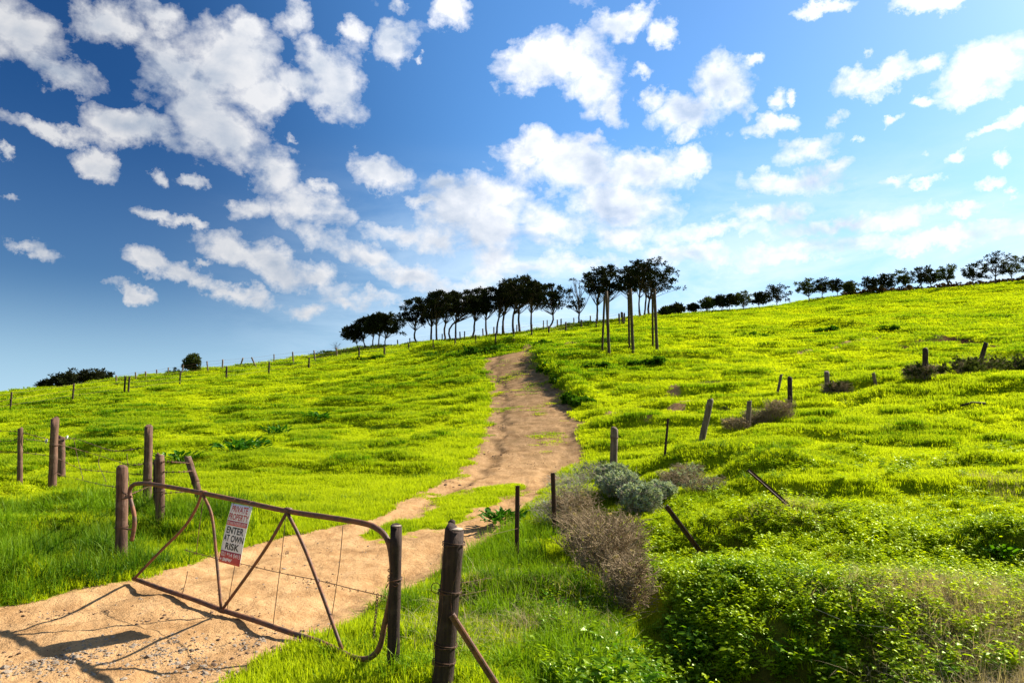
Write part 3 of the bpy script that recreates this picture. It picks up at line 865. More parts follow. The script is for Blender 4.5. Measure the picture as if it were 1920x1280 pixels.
def post(px_t, py_t, px_b, py_b, wpx, mat, label, name='fence_post', cat='fence post', group=None, Y=None, dY=0.0, endgrain=False, sides=14, parts=None):
    x, y = hit(px_b, py_b)
    if Y is not None:
        r = ray(px_b, py_b); r = r / r[1]; x, y = r[0] * Y, Y
    pb = Vector((x, y, hz(x, y))); pt = at_depth(px_t, py_t, y + dY)
    rad = wpx / 2 / 1280 * y
    rn = random.Random(int(px_t * 13 + py_t))
    b = post_mesh(pb, pt, rad, mat, name, sides=sides, rnd=rn)
    if endgrain or parts:
        root = empty(name, pb); tag(root, label, cat, group)
        b.build('timber', mat, root, origin=pb).location = (0, 0, 0)
        if endgrain:
            c = MB(); ax = (pt - pb).normalized(); c.tube([pt + ax * rad * .05, pt + ax * (rad * .05 + .004)], [rad * .80, rad * .78], sides)
            o = c.build('cut_end', M_END, root, origin=pb); o.location = (0, 0, 0)
        return root, pb, pt, rad
    o = b.build(name, mat, origin=pb); tag(o, label, cat, group)
    return o, pb, pt, rad


def child_mesh(b, name, mat, root):
    o = b.build(name, mat, root, origin=root.location); o.location = (0, 0, 0); return o


def wire_wrap(root, pb, pt, rad, fr, turns=3, r=.004):
    b = MB(); ax = pt - pb; c = pb + ax * fr; pts = []
    n_ = Vector(ax).normalized(); u = n_.orthogonal().normalized(); v = n_.cross(u)
    for i in range(turns * 14 + 1):
        a = i / 14 * 2 * math.pi
        pts.append(c + (u * math.cos(a) + v * math.sin(a)) * (rad * 1.06 + .003) + n_ * (i / 14 * r * 2.6 + .006 * math.sin(a * 1.7)))
    b.tube(pts, r, 5); child_mesh(b, 'wire_wrap', M_WIRE, root)


PB = {}
def P_(key, *a, **k):
    PB[key] = post(*a, **k); return PB[key]

P_('A', 38, 803, 37, 906, 9, M_POST, 'slim dark post at the left edge, first in the near wire fence')
P_('B', 103, 785, 98, 914, 14, M_POST, 'tallest red-brown round post in the near left fence, beside a shorter stub', endgrain=True)
P_('C', 115, 819, 115, 896, 13, M_POST, 'short dark stub post just right of the tall left fence post')
P_('D', 229, 877, 227, 1050, 21, M_POST, 'stout red-brown gate post with pale sawn top where the rusty gate hinges', name='gate_post', cat='gate post', endgrain=True)
P_('E', 279, 800, 276, 942, 15, M_POST, 'tall red-brown post standing behind the hinge end of the gate', endgrain=True)
P_('F', 300, 853, 300, 980, 16, M_POST, 'shorter red-brown post close in front of the tall one behind the gate', endgrain=True)
P_('G', 291, 862, 290, 966, 7, M_POSTD, 'thin dark post squeezed between two brown posts behind the gate')
P_('H', 352, 857, 381, 952, 13, M_POST, 'brown post leaning left behind the gate top rail', endgrain=True)
P_('I', 743, 986, 736, 1272, 23, M_POSTD, 'dark timber latch post with pale top at the closing end of the gate', name='gate_post', cat='gate post', Y=5.62, endgrain=True)
P_('J', 853, 992, 828, 1300, 38, M_POSTD, 'thickest dark weathered strainer post wrapped with wire in the foreground', name='strainer_post', cat='gate post', Y=5.35, endgrain=True)
P_('K', 847, 977, 846, 1180, 14, M_POSTD, 'thin square-topped post half hidden behind the thick foreground post', Y=5.9)
P_('N', 1152, 804, 1150, 872, 14, M_POSTG, 'short grey-brown post rising out of the grey-green bush', endgrain=True)
P_('O', 1332, 750, 1315, 829, 12, M_POSTG, 'grey timber post leaning right in the grass beyond the grey-green bush', endgrain=True)
P_('Q', 1405, 752, 1402, 806, 9, M_POSTG, 'thin post standing in the brown brush left of the upright dark post')
P_('S', 1481, 708, 1481, 766, 9, M_POSTD, 'upright dark post at the right end of the brown brush')
P_('T', 1465, 702, 1457, 740, 5, M_POSTG, 'short slanting stake just behind the upright dark post')
P_('U', 1550, 697, 1551, 740, 9, M_POSTG, 'post beside a small round brown bush on the right slope')
P_('V', 1637, 699, 1643, 727, 6, M_POSTG, 'small left-leaning stake alone in the grass on the right slope')
P_('X', 1735, 655, 1735, 712, 10, M_POSTD, 'dark upright post in front of the earth bank at right')
P_('Y', 1849, 643, 1836, 684, 8, M_POSTD, 'dark right-leaning post in the dark scrub at the right edge')

for key, frs in (('J', (.17, .27, .60, .90)), ('I', (.62,)), ('D', (.35,)), ('E', (.30,)), ('B', (.6,)), ('N', (.75,)), ('H', (.5,)), ('F', (.45,))):
    root, pb, pt, rad = PB[key]
    for f_ in frs: wire_wrap(root, pb, pt, rad, f_, 3 if key == 'J' else 2, .0035 if key in 'JID' else .005)
# loop of wire on the left of the strainer post
root, pb, pt, rad = PB['J']
b = MB(); c0 = pb.lerp(pt, .62) + Vector((-rad * 1.2, -.02, .02))
b.tube([c0 + Vector((math.cos(a) * .035 - .01, 0, math.sin(a) * .038)) for a in np.linspace(.3, 5.9, 14)], .0035, 5); child_mesh(b, 'wire_loop', M_WIRE, root)
# loose vertical and curling wires down the strainer post
b = MB()
for k in range(4):
    a = .9 + k * .55; pts = []
    for i in range(10):
        t_ = .05 + .09 * i + .02 * k; p = pb.lerp(pt, t_)
        pts.append(p + Vector((math.sin(a + .4 * math.sin(i * .9 + k)) * rad * 1.12 * (1 if k % 2 else -.9), -math.cos(.6 * math.sin(i + k)) * rad * 1.1, 0)))
    b.tube(pts, .0022, 4)
child_mesh(b, 'loose_wire', M_WIRE, root)


def rod(px_t, py_t, px_b, py_b, Y, wpx, mat, label, name='steel_dropper', cat='fence dropper', dY=0.0, studs=True, hitb=False, group=None):
    if hitb: x, y = hit(px_b, py_b); pb = Vector((x, y, hz(x, y)))
    else:
        pb = at_depth(px_b, py_b, Y)
    pt = at_depth(px_t, py_t, pb.y + dY)
    root_o = pb.copy(); b = MB(); w = wpx / 2 / 1280 * pb.y
    ax = (pt - pb).normalized()
    # Y-section steel: three thin fins
    u = ax.orthogonal().normalized(); v = ax.cross(u); lo = pb - ax * .2
    for k in range(3):
        a = k * 2.094 + .4; dirn = u * math.cos(a) + v * math.sin(a); nrm = ax.cross(dirn) * w * .22
        q = [lo + nrm, lo - nrm, lo + dirn * w * 1.15 - nrm, lo + dirn * w * 1.15 + nrm]; L = pt - lo; i0 = len(b.v)
        b.v += q + [p + L for p in q]
        b.f += [(i0, i0 + 1, i0 + 2, i0 + 3), (i0 + 7, i0 + 6, i0 + 5, i0 + 4)] + [(i0 + j, i0 + 4 + j, i0 + 4 + (j + 1) % 4, i0 + (j + 1) % 4) for j in range(4)]
    o = b.build(name, mat, origin=root_o, smooth=False); tag(o, label, cat, group)
    return o, pb, pt


rod(971, 910, 969, 1060, 0, 8, M_STEEL, 'upright black steel dropper left of the brown twiggy bush', hitb=True)
rod(1037, 886, 1041, 1010, 10.6, 8, M_STEEL, 'black steel dropper standing in the edge of the brown twiggy bush', dY=0)
rod(1253, 784, 1246, 860, 0, 4, M_STEEL, 'thin black dropper between the two grey posts on the right', hitb=True)
rod(1250, 948, 1326, 1050, 9.3, 9, M_STEEL, 'rusty steel dropper leaning steeply left in the dark hollow', dY=-.1, hitb=True)
rod(1403, 881, 1484, 952, 12.3, 7, M_STEEL, 'dark steel dropper leaning far over in the ground cover at right', dY=-.15, hitb=True)
rod(848, 1152, 922, 1268, 5.3, 12, M_RUST, 'rusty stay rod propped from the thick foreground post into the grass', name='stay_rod', cat='stay rod', dY=-.05)
x, y = hit(1823, 763)
b = MB(); b.tube([(x - .40, y, hz(x - .4, y) + .16), (x, y, hz(x, y) + .15), (x + .38, y - .1, hz(x + .38, y - .1) + .12)], [.035, .04, .035], 8, jit=.2)
o = b.build('fallen_pole', M_POSTD, origin=(x, y, hz(x, y))); tag(o, 'short dark pole lying in the grass on the right slope', 'log')

# ----------------------------------------------------------------- gate
GA = Vector((-4.55, 8.2, 0)); GB = Vector((-1.02, 5.66, 0)); GD = (GB - GA).normalized(); GN = Vector((GD.y, -GD.x, 0))
if GN.y > 0: GN = -GN
def gp(px, py, off=0.0):
    r = Vector(ray(px, py)); o = Vector((0, 0, CAM_Z)); t = (GA - o).dot(GN) / r.dot(GN)
    return o + r * t + GN * off


def smooth_path(pts, k=6):
    P = [Vector(p) for p in pts]; P = [P[0] * 2 - P[1]] + P + [P[-1] * 2 - P[-2]]; o = []
    for i in range(1, len(P) - 2):
        for j in range(k):
            t = j / k; a, b_, c, d = P[i - 1:i + 3]
            o.append(.5 * ((2 * b_) + (c - a) * t + (2 * a - 5 * b_ + 4 * c - d) * t * t + (3 * b_ - a - 3 * c + d) * t ** 3))
    o.append(P[-2]); return o


gate = empty('metal_gate', GA.lerp(GB, .5)); tag(gate, 'rusty bent tubular steel farm gate standing across the sandy track', 'gate')
def gtube(name, pix, r, mat=M_RUST, off=0.0, k=6, sides=10, root=gate):
    b = MB(); b.tube(smooth_path([gp(x, y, off) for x, y in pix], k), r, sides, jit=.04, rnd=random.Random(len(pix)))
    return child_mesh(b, name, mat, root)
gtube('top_rail', [(247, 1013), (252, 985), (251, 962), (245, 938), (243, 922), (248, 910), (262, 906), (290, 908), (380, 924), (460, 941), (540, 958), (620, 970), (680, 980), (705, 989), (722, 1004), (731, 1025), (735, 1055), (735, 1095), (729, 1135), (720, 1175), (714, 1205), (706, 1222), (692, 1233), (676, 1235), (655, 1229)], .024)
gtube('bottom_rail', [(251, 1084), (300, 1102), (360, 1122), (417, 1143), (480, 1163), (540, 1184), (600, 1203), (655, 1229)], .024)
gtube('brace', [(254, 1083), (300, 1035), (345, 990), (368, 955), (380, 926)], .015, off=.01)
gtube('brace', [(382, 926), (396, 955), (402, 985), (408, 1045), (417, 1142)], .015, off=.012)
gtube('brace', [(418, 1142), (460, 1085), (505, 1020), (540, 959)], .015, off=.01)
gtube('brace', [(540, 959), (570, 1020), (605, 1110), (643, 1216)], .016, off=.012)
for pix in ([(536, 962), (528, 1040), (512, 1170)], [(643, 985), (636, 1060), (621, 1160), (614, 1195)], [(441, 1056), (433, 1100), (426, 1142)], [(352, 1070), (348, 1090), (341, 1115)], [(382, 930), (372, 1000), (368, 1040)]):
    gtube('stay_wire', pix, .0035, M_WIRE, sides=5)
gtube('barbed_strand', [(345, 1030), (420, 1050), (460, 1058), (520, 1072), (600, 1088), (660, 1103), (720, 1117)], .0035, M_WIRE, sides=5)
# barbs and twisted strands on the wires
b = MB()
for i in range(26):
    t_ = i / 25; px = 350 + 365 * t_; py = 1031 + 86 * t_ + 3 * math.sin(i); p = gp(px, py)
    for s_ in (1, -1): b.tube([p + Vector((-.008 * s_, 0, -.012)), p + Vector((.008 * s_, 0, .012))], .0022, 4)
child_mesh(b, 'barb', M_WIRE, gate)['kind'] = 'stuff'
# hinge strap, latch chain and weld collars
gtube('hinge_strap', [(231, 935), (240, 932), (247, 930)], .012, sides=8)
gtube('hinge_strap', [(231, 990), (243, 992), (252, 990)], .010, sides=8)
ch = []
pa, pb_ = gp(713, 1114, .03), gp(706, 1190, .03)
for i in range(14):
    b = MB(); c0 = pa.lerp(pb_, i / 13); ax = Vector((0, 0, 1)); sdv = GD if i % 2 else GN
    b.tube([c0 + sdv * (math.cos(a) * .010) + ax * (math.sin(a) * .017) for a in np.linspace(0, 2 * math.pi, 11)], .0032, 5, cap=False)
    if i == 0: chain = child_mesh(b, 'chain', M_WIRE, gate)
    else:
        o = child_mesh(b, 'chain_link', M_WIRE, gate); o.parent = chain; o.location = (0, 0, 0)
gtube('latch_wire', [(733, 1085), (742, 1090), (750, 1093), (745, 1098), (733, 1092), (728, 1100)], .004, M_WIRE, .02, sides=6)
b = MB(); c0 = gp(735, 1085)
b.tube([c0 + GD * (math.cos(a) * .034) + GN * (math.sin(a) * .034) + Vector((0, 0, .004 * i)) for i, a in enumerate(np.linspace(0, 4 * math.pi, 26))], .004, 5); child_mesh(b, 'latch_ring', M_WIRE, gate)
for (px, py) in ((381, 924), (540, 957), (417, 1143)):
    b = MB(); c0 = gp(px, py); b.tube([c0 - GD * .035, c0 + GD * .035], .030, 10); child_mesh(b, 'weld_collar', M_RUST, gate)

# ----------------------------------------------------------------- sign on the gate
def mat_flat(name, c, rough=.45):
    m, T, out = mat_new(name)
    co = T.new('ShaderNodeTexCoord').outputs['Object']
    n1, _ = T.noise(co, 14, 5, .7); n2, _ = T.noise(co, 90, 3, .6)
    cc = T.mix(T.rng(n1, .5, .8, 0, .35), c, tuple(k * .6 + .05 for k in c)); cc = T.mix(T.rng(n2, .62, .75, 0, .4), cc, (.16, .10, .06))
    principled(T, out, cc, rough, .4); return m
M_SW = mat_flat('sign_white', (.80, .80, .78)); M_SR = mat_flat('sign_red', (.50, .055, .06)); M_SK = mat_flat('sign_black', (.02, .022, .026)); M_SP = mat_flat('sign_pale_print', (.80, .76, .74)); M_SRT = mat_flat('sign_dark_red_print', (.42, .04, .04))
TL, TR = gp(440, 942, .028), gp(478, 949, .028)
SW = (TR - TL).length; SX = (TR - TL).normalized()
BLp = gp(417, 1045, 0)
SD = (Vector((0, 0, -1)) - SX * Vector((0, 0, -1)).dot(SX)).normalized()
SD = (SD * .585 + GN * .07 - GD * .055).normalized(); SH = .565
SNV = SX.cross(SD).normalized()
if SNV.dot(GN) < 0: SNV = -SNV
sign = empty('warning_sign', TL); tag(sign, 'red and white private property sign hanging from the rusty gate', 'sign')
def sp(u, v, lift=0.0):
    bow = .010 * math.sin(v * 3.1) + .004 * math.sin(u * 5)
    return TL + SX * (u * SW) + SD * (v * SH) + SNV * (lift + bow)
def plate(name, u0, v0, u1, v1, lift, thick, mat, nu=6, nv=10):
    b = MB(); ids = {}
    for L_ in (0, 1):
        for j in range(nv + 1):
            for i in range(nu + 1):
                ids[(L_, i, j)] = len(b.v); b.v.append(sp(u0 + (u1 - u0) * i / nu, v0 + (v1 - v0) * j / nv, lift + thick * L_))
    for j in range(nv):
        for i in range(nu):
            for L_ in (0, 1):
                q = (ids[(L_, i, j)], ids[(L_, i + 1, j)], ids[(L_, i + 1, j + 1)], ids[(L_, i, j + 1)]); b.f.append(q if L_ else q[::-1])
    ring = [(i, 0) for i in range(nu)] + [(nu, j) for j in range(nv)] + [(i, nv) for i in range(nu, 0, -1)] + [(0, j) for j in range(nv, 0, -1)]
    for a_, c_ in zip(ring, ring[1:] + ring[:1]): b.f.append((ids[(0, *a_)], ids[(0, *c_)], ids[(1, *c_)], ids[(1, *a_)]))
    return child_mesh(b, name, mat, sign)
plate('board', 0, 0, 1, 1, 0, .003, M_SW)
plate('red_band', .015, .285, .985, .365, .0035, .0006, M_SR, nv=3)
plate('red_panel', 0.0, .795, 1.0, 1.0, .0035, .0006, M_SR, nv=4)


def lettering(txt, u0, v0, u1, v1, mat, lift=.0045, bold=.02, shear=0.0):
    cu = bpy.data.curves.new('lettering', 'FONT'); cu.body = txt; cu.offset = bold; cu.shear = shear; cu.space_character = 1.04
    o = bpy.data.objects.new('lettering', cu); COL.objects.link(o)
    dg = bpy.context.evaluated_depsgraph_get(); me = bpy.data.meshes.new_from_object(o.evaluated_get(dg))
    bpy.data.objects.remove(o)
    bm = bmesh.new(); bm.from_mesh(me)
    bmesh.ops.remove_doubles(bm, verts=bm.verts, dist=1e-5)
    bmesh.ops.triangulate(bm, faces=bm.faces)
    bmesh.ops.subdivide_edges(bm, edges=bm.edges, cuts=1)
    xs = [v.co.x for v in bm.verts]; ys = [v.co.y for v in bm.verts]; x0, x1, y0, y1 = min(xs), max(xs), min(ys), max(ys)
    for v in bm.verts:
        fu = (v.co.x - x0) / (x1 - x0); fv = (y1 - v.co.y) / (y1 - y0)
        v.co = sp(u0 + (u1 - u0) * fu, v0 + (v1 - v0) * fv, lift) - TL
    bm.to_mesh(me); bm.free(); me.materials.clear(); me.materials.append(mat)
    o = bpy.data.objects.new('lettering', me); COL.objects.link(o); o.parent = sign
lettering('PRIVATE', .10, .030, .86, .140, M_SRT)
lettering('PROPERTY', .04, .160, .96, .270, M_SRT)
lettering('NO UNAUTHORISED ENTRY', .04, .300, .95, .350, M_SP, bold=.005)
lettering('ENTER', .10, .385, .90, .500, M_SK, bold=.03)
lettering('AT OWN', .03, .520, .97, .635, M_SK, bold=.03)
lettering('RISK', .20, .655, .84, .770, M_SK, bold=.03)
lettering('021 914 0415', .06, .815, .96, .885, M_SP, bold=.01)
lettering('SMPW', .16, .910, .62, .970, M_SP, bold=.05, shear=.25)
plate('logo_dot', .05, .925, .11, .960, .0045, .0005, M_SP, 2, 2)
for u_ in (.12, .88):
    b = MB(); c0 = sp(u_, .02); b.tube([c0 + SNV * .004, c0 + Vector((0, 0, .03)) + SNV * .02, c0 + Vector((0, 0, .055)) - GN * .01, c0 + Vector((0, 0, .03)) - GN * .045, c0 - GN * .012], .0022, 5)
    child_mesh(b, 'hanging_wire', M_WIRE, sign)


# ----------------------------------------------------------------- near left wires
wr = empty('barbed_wire', PB['B'][1]); tag(wr, 'sagging strands of barbed wire strung between the posts left of the gate', 'barbed wire')
def wpts(spec): return smooth_path([at_depth(x, y, Y) for x, y, Y in spec], 8)
yA, yB, yC, yD, yE, yF, yH = (PB[k][1].y for k in 'ABCDEFH')
STR = [[(-160, 806, yA + 3), (0, 808, yA + .3), (37, 810, yA), (98, 824, yB), (140, 822, yC), (179, 835, yC - 1), (217, 845, yE), (274, 838, yE)],
       [(-160, 824, yA + 3), (0, 827, yA + .3), (37, 823, yA), (98, 830, yB), (180, 852, yC - 1), (240, 870, yE), (276, 868, yE)],
       [(-160, 846, yA + 3), (0, 847, yA + .3), (37, 848, yA), (98, 856, yB), (150, 878, yC - 1), (200, 884, yE), (276, 890, yE)],
       [(98, 884, yB), (122, 892, yC), (154, 900, yC - 1), (211, 912, yE - 1), (228, 908, yD)],
       [(228, 920, yD), (243, 926, yD), (278, 912, yE)], [(300, 865, yF), (330, 866, yF), (356, 868, yH)], [(300, 885, yF), (345, 884, yF), (362, 882, yH)], [(300, 925, yF), (340, 922, yF), (372, 922, yH)]]
for s_ in STR:
    b = MB(); pts = wpts(s_); b.tube(pts, .0065, 4)
    for i in range(2, len(pts) - 1, 2):
        p = pts[i]; b.tube([p + Vector((-.012, 0, -.02)), p + Vector((.012, 0, .02))], .004, 3); b.tube([p + Vector((.014, 0, -.016)), p + Vector((-.01, 0, .02))], .004, 3)
    child_mesh(b, 'strand', M_WIRE, wr)
for s_ in ([(138, 823, yC), (146, 860, yC), (156, 899, yC - 1)], [(191, 838, yC - 1), (185, 868, yC - 1), (199, 903, yE)], [(238, 850, yE), (240, 885, yE), (244, 915, yE)]):
    b = MB(); b.tube(wpts(s_), .006, 4); child_mesh(b, 'dropper_wire', M_WIRE, wr)
M_INS = mat_plain('white_insulator', (.75, .75, .72), .4, .5)
for (px, py, Y_) in ((86, 827, yB), (125, 820, yC)):
    b = MB(); c0 = at_depth(px, py, Y_); b.tube([c0 + Vector((0, 0, -.05)), c0 + Vector((0, 0, .0)), c0 + Vector((.02, 0, .045))], [.012, .03, .016], 7); child_mesh(b, 'insulator', M_INS, wr)
# right-hand strands from the strainer post
wr2 = empty('fence_wire', PB['J'][1]); tag(wr2, 'slack rusty wires running from the thick post towards the twiggy bush', 'fence wire')
yJ = PB['J'][1].y
for s_ in ([(840, 1120, yJ), (900, 1108, 7.2), (969, 1095, 9.3)], [(845, 1095, yJ), (905, 1085, 7.2), (969, 1068, 9.3), (1040, 1000, 10.6)], [(850, 1010, yJ), (905, 1005, 7.2), (971, 990, 9.3)]):
    b = MB(); b.tube(wpts(s_), .0022, 4); child_mesh(b, 'strand', M_WIRE, wr2)
# white dead stalk across the ground cover, bottom right
b = MB(); pts = []
for (px, py) in ((1530, 1175), (1600, 1195), (1680, 1225), (1740, 1255), (1790, 1290)):
    x, y = hit(px, py + 8); pts.append((x, y, hz(x, y) + .20 + .05 * math.sin(px)))
b.tube(smooth_path(pts), .0028, 5); o = b.build('dead_stalk', M_TWIG2, origin=pts[0]); tag(o, 'long pale dead stalk lying across the leafy ground cover', 'stalk')


# ----------------------------------------------------------------- far fences (one thing per fence line)
def fence(name, label, rows, wpx, mat, nw=3, wr_=.010):
    x0, y0 = hit(rows[0][2], rows[0][3]); root = empty(name, (x0, y0, hz(x0, y0))); tag(root, label, 'fence')
    tops = []
    for (px, py, bx, by) in rows:
        x, y = hit(bx, by); z = hz(x, y); pt = at_depth(px, py, y)
        h = max(pt.z - z, .8); h = min(h, 1.7)
        dx = (px - bx) / 1280 * y
        pb = Vector((x, y, z)); pt = Vector((x + dx, y, z + h)); tops.append((pb, pt))
        rn = random.Random(int(px)); b = post_mesh(pb, pt, wpx / 2 / 1280 * y * rn.uniform(.85, 1.15), mat, 'post', sides=7, sink=.15, rnd=rn)
        child_mesh(b, 'post', mat, root)
    for w in range(nw):
        b = MB(); f_ = .95 - w * .3
        pts = []
        for i, (pb, pt) in enumerate(tops):
            p = pb.lerp(pt, f_) + Vector((0, -.04, 0)); 
            if i: pts.append(pts[-1].lerp(p, .5) - Vector((0, 0, .04)))
            pts.append(p)
        b.tube(pts, wr_, 3); child_mesh(b, 'strand', M_WIRE, root)
    return root

FRONT = [(-75, 752, -75, 788), (19, 735, 19, 771), (136, 719, 136, 753), (233, 705, 233, 738), (241, 706, 240, 738), (337, 697, 337, 723), (424, 687, 424, 714), (504, 678, 504, 702), (579, 670, 579, 692), (673, 651, 673, 672), (720, 650, 721, 669), (766, 644, 766, 660), (812, 636, 812, 657), (853, 634, 853, 654), (892, 628, 892, 649), (929, 625, 929, 644), (963, 617, 963, 638), (997, 608, 997, 633), (1029, 611, 1029, 629), (1061, 604, 1061, 623), (1090, 600, 1090, 618), (1118, 598, 1118, 613), (1161, 588, 1161, 609), (1167, 586, 1167, 609), (1171, 587, 1170, 609)]
fence('wire_fence', 'long nearer fence of dark posts running up to the pines on the crest', FRONT, 3.3, M_POSTD)
BACK = [(217, 716, 218, 719), (253, 700, 255, 712), (272, 697, 274, 711), (293, 693, 294, 707), (315, 689, 315, 703), (343, 685, 340, 702), (387, 677, 390, 696), (417, 674, 417, 692), (455, 671, 450, 688), (471, 670, 480, 688), (513, 664, 514, 684), (548, 660, 550, 681), (588, 657, 591, 678), (630, 652, 632, 670),
        (745, 637, 746, 648), (768, 634, 769, 645), (829, 626, 829, 639), (862, 622, 863, 634), (871, 621, 871, 633), (905, 616, 906, 628), (926, 613, 926, 626), (942, 611, 942, 624), (969, 609, 969, 621), (1019, 601, 1019, 613), (1026, 600, 1026, 613), (1045, 599, 1045, 611), (1052, 598, 1052, 611), (1076, 596, 1076, 608), (1107, 592, 1107, 605), (1165, 585, 1165, 596), (1198, 582, 1199, 596), (1240, 578, 1240, 590), (1272, 576, 1272, 588), (1303, 573, 1303, 584)]
fence('wire_fence', 'farther fence of pale thin posts silhouetted along the skyline left of the pines', [r_ for r_ in BACK], 2.6, M_POSTG, 3, .009)

# ----------------------------------------------------------------- tall poles in pairs
def pole_pair(label, t, bb, slant):
    x, y = hit(*bb); z = hz(x, y); root = empty('tall_pole', (x, y, z)); tag(root, label, 'pole', 'tall paired poles beside the track')
    pb, pt = Vector((x, y, z)), at_depth(t[0], t[1], y)
    child_mesh(post_mesh(pb, pt, 3.0 / 1280 * y, M_POLE, 'upright', sides=10), 'upright', M_POLE, root)
    x2, y2 = hit(*slant); p2 = Vector((x2, y2, hz(x2, y2)))
    child_mesh(post_mesh(p2, pb.lerp(pt, .93) + Vector((-.12, .1, 0)), 2.2 / 1280 * y, M_POLE, 'prop', sides=9), 'prop', M_POLE, root)
    b = MB(); c0 = pb.lerp(pt, .9); b.tube([c0 + Vector((-.22, .08, 0)), c0 + Vector((.1, -.02, 0))], .03, 6); child_mesh(b, 'bolt', M_RUST, root)
pole_pair('left of three tall braced poles, with its prop splayed to the left', (1137, 546), (1142, 664), (1129, 660))
pole_pair('middle of three tall braced poles, with its prop tight against it', (1182, 542), (1187, 660), (1180, 654))
pole_pair('right of three tall braced poles, its thin prop standing close at the left', (1227, 544), (1232, 660), (1224, 653))


# ----------------------------------------------------------------- trees
def foliage_mesh(pads, nleaf, size, mat, name, rnd_, root, needle=True):
    V, F = [], []
    for (c, rx, ry, rz_, wgt) in pads:
        k = int(nleaf * wgt)
        tw = max(3, k // 16)
        for _ in range(tw):
            # a tuft centre near the pad's shell, then leaves bursting from it
            d = Vector((rnd_.gauss(0, 1), rnd_.gauss(0, 1), rnd_.gauss(0, 1))).normalized(); q = rnd_.random() ** .45
            tc = c + Vector((d.x * rx * q, d.y * ry * q, d.z * rz_ * q))
            for _ in range(16):
                e = Vector((rnd_.gauss(0, 1), rnd_.gauss(0, 1), rnd_.gauss(.35, .8))).normalized()
                L = size * rnd_.uniform(.6, 1.3); sv = e.orthogonal().normalized(); sv.rotate(Matrix.Rotation(rnd_.random() * 6.28, 3, e)) 
                w = L * (.16 if needle else .34)
                p = tc + e * (L * .12); i = len(V)
                V += [p - sv * w * .3, p + e * L * .55 - sv * w, p + e * L, p + e * L * .55 + sv * w]; F.append((i, i + 1, i + 2, i + 3))
    b = MB(); b.v = V; b.f = F
    o = child_mesh(b, name, mat, root); return o


def bez(a, b, c, n_=6): return [a * ((1 - t) ** 2) + b * (2 * t * (1 - t)) + c * (t * t) for t in [i / n_ for i in range(n_ + 1)]]


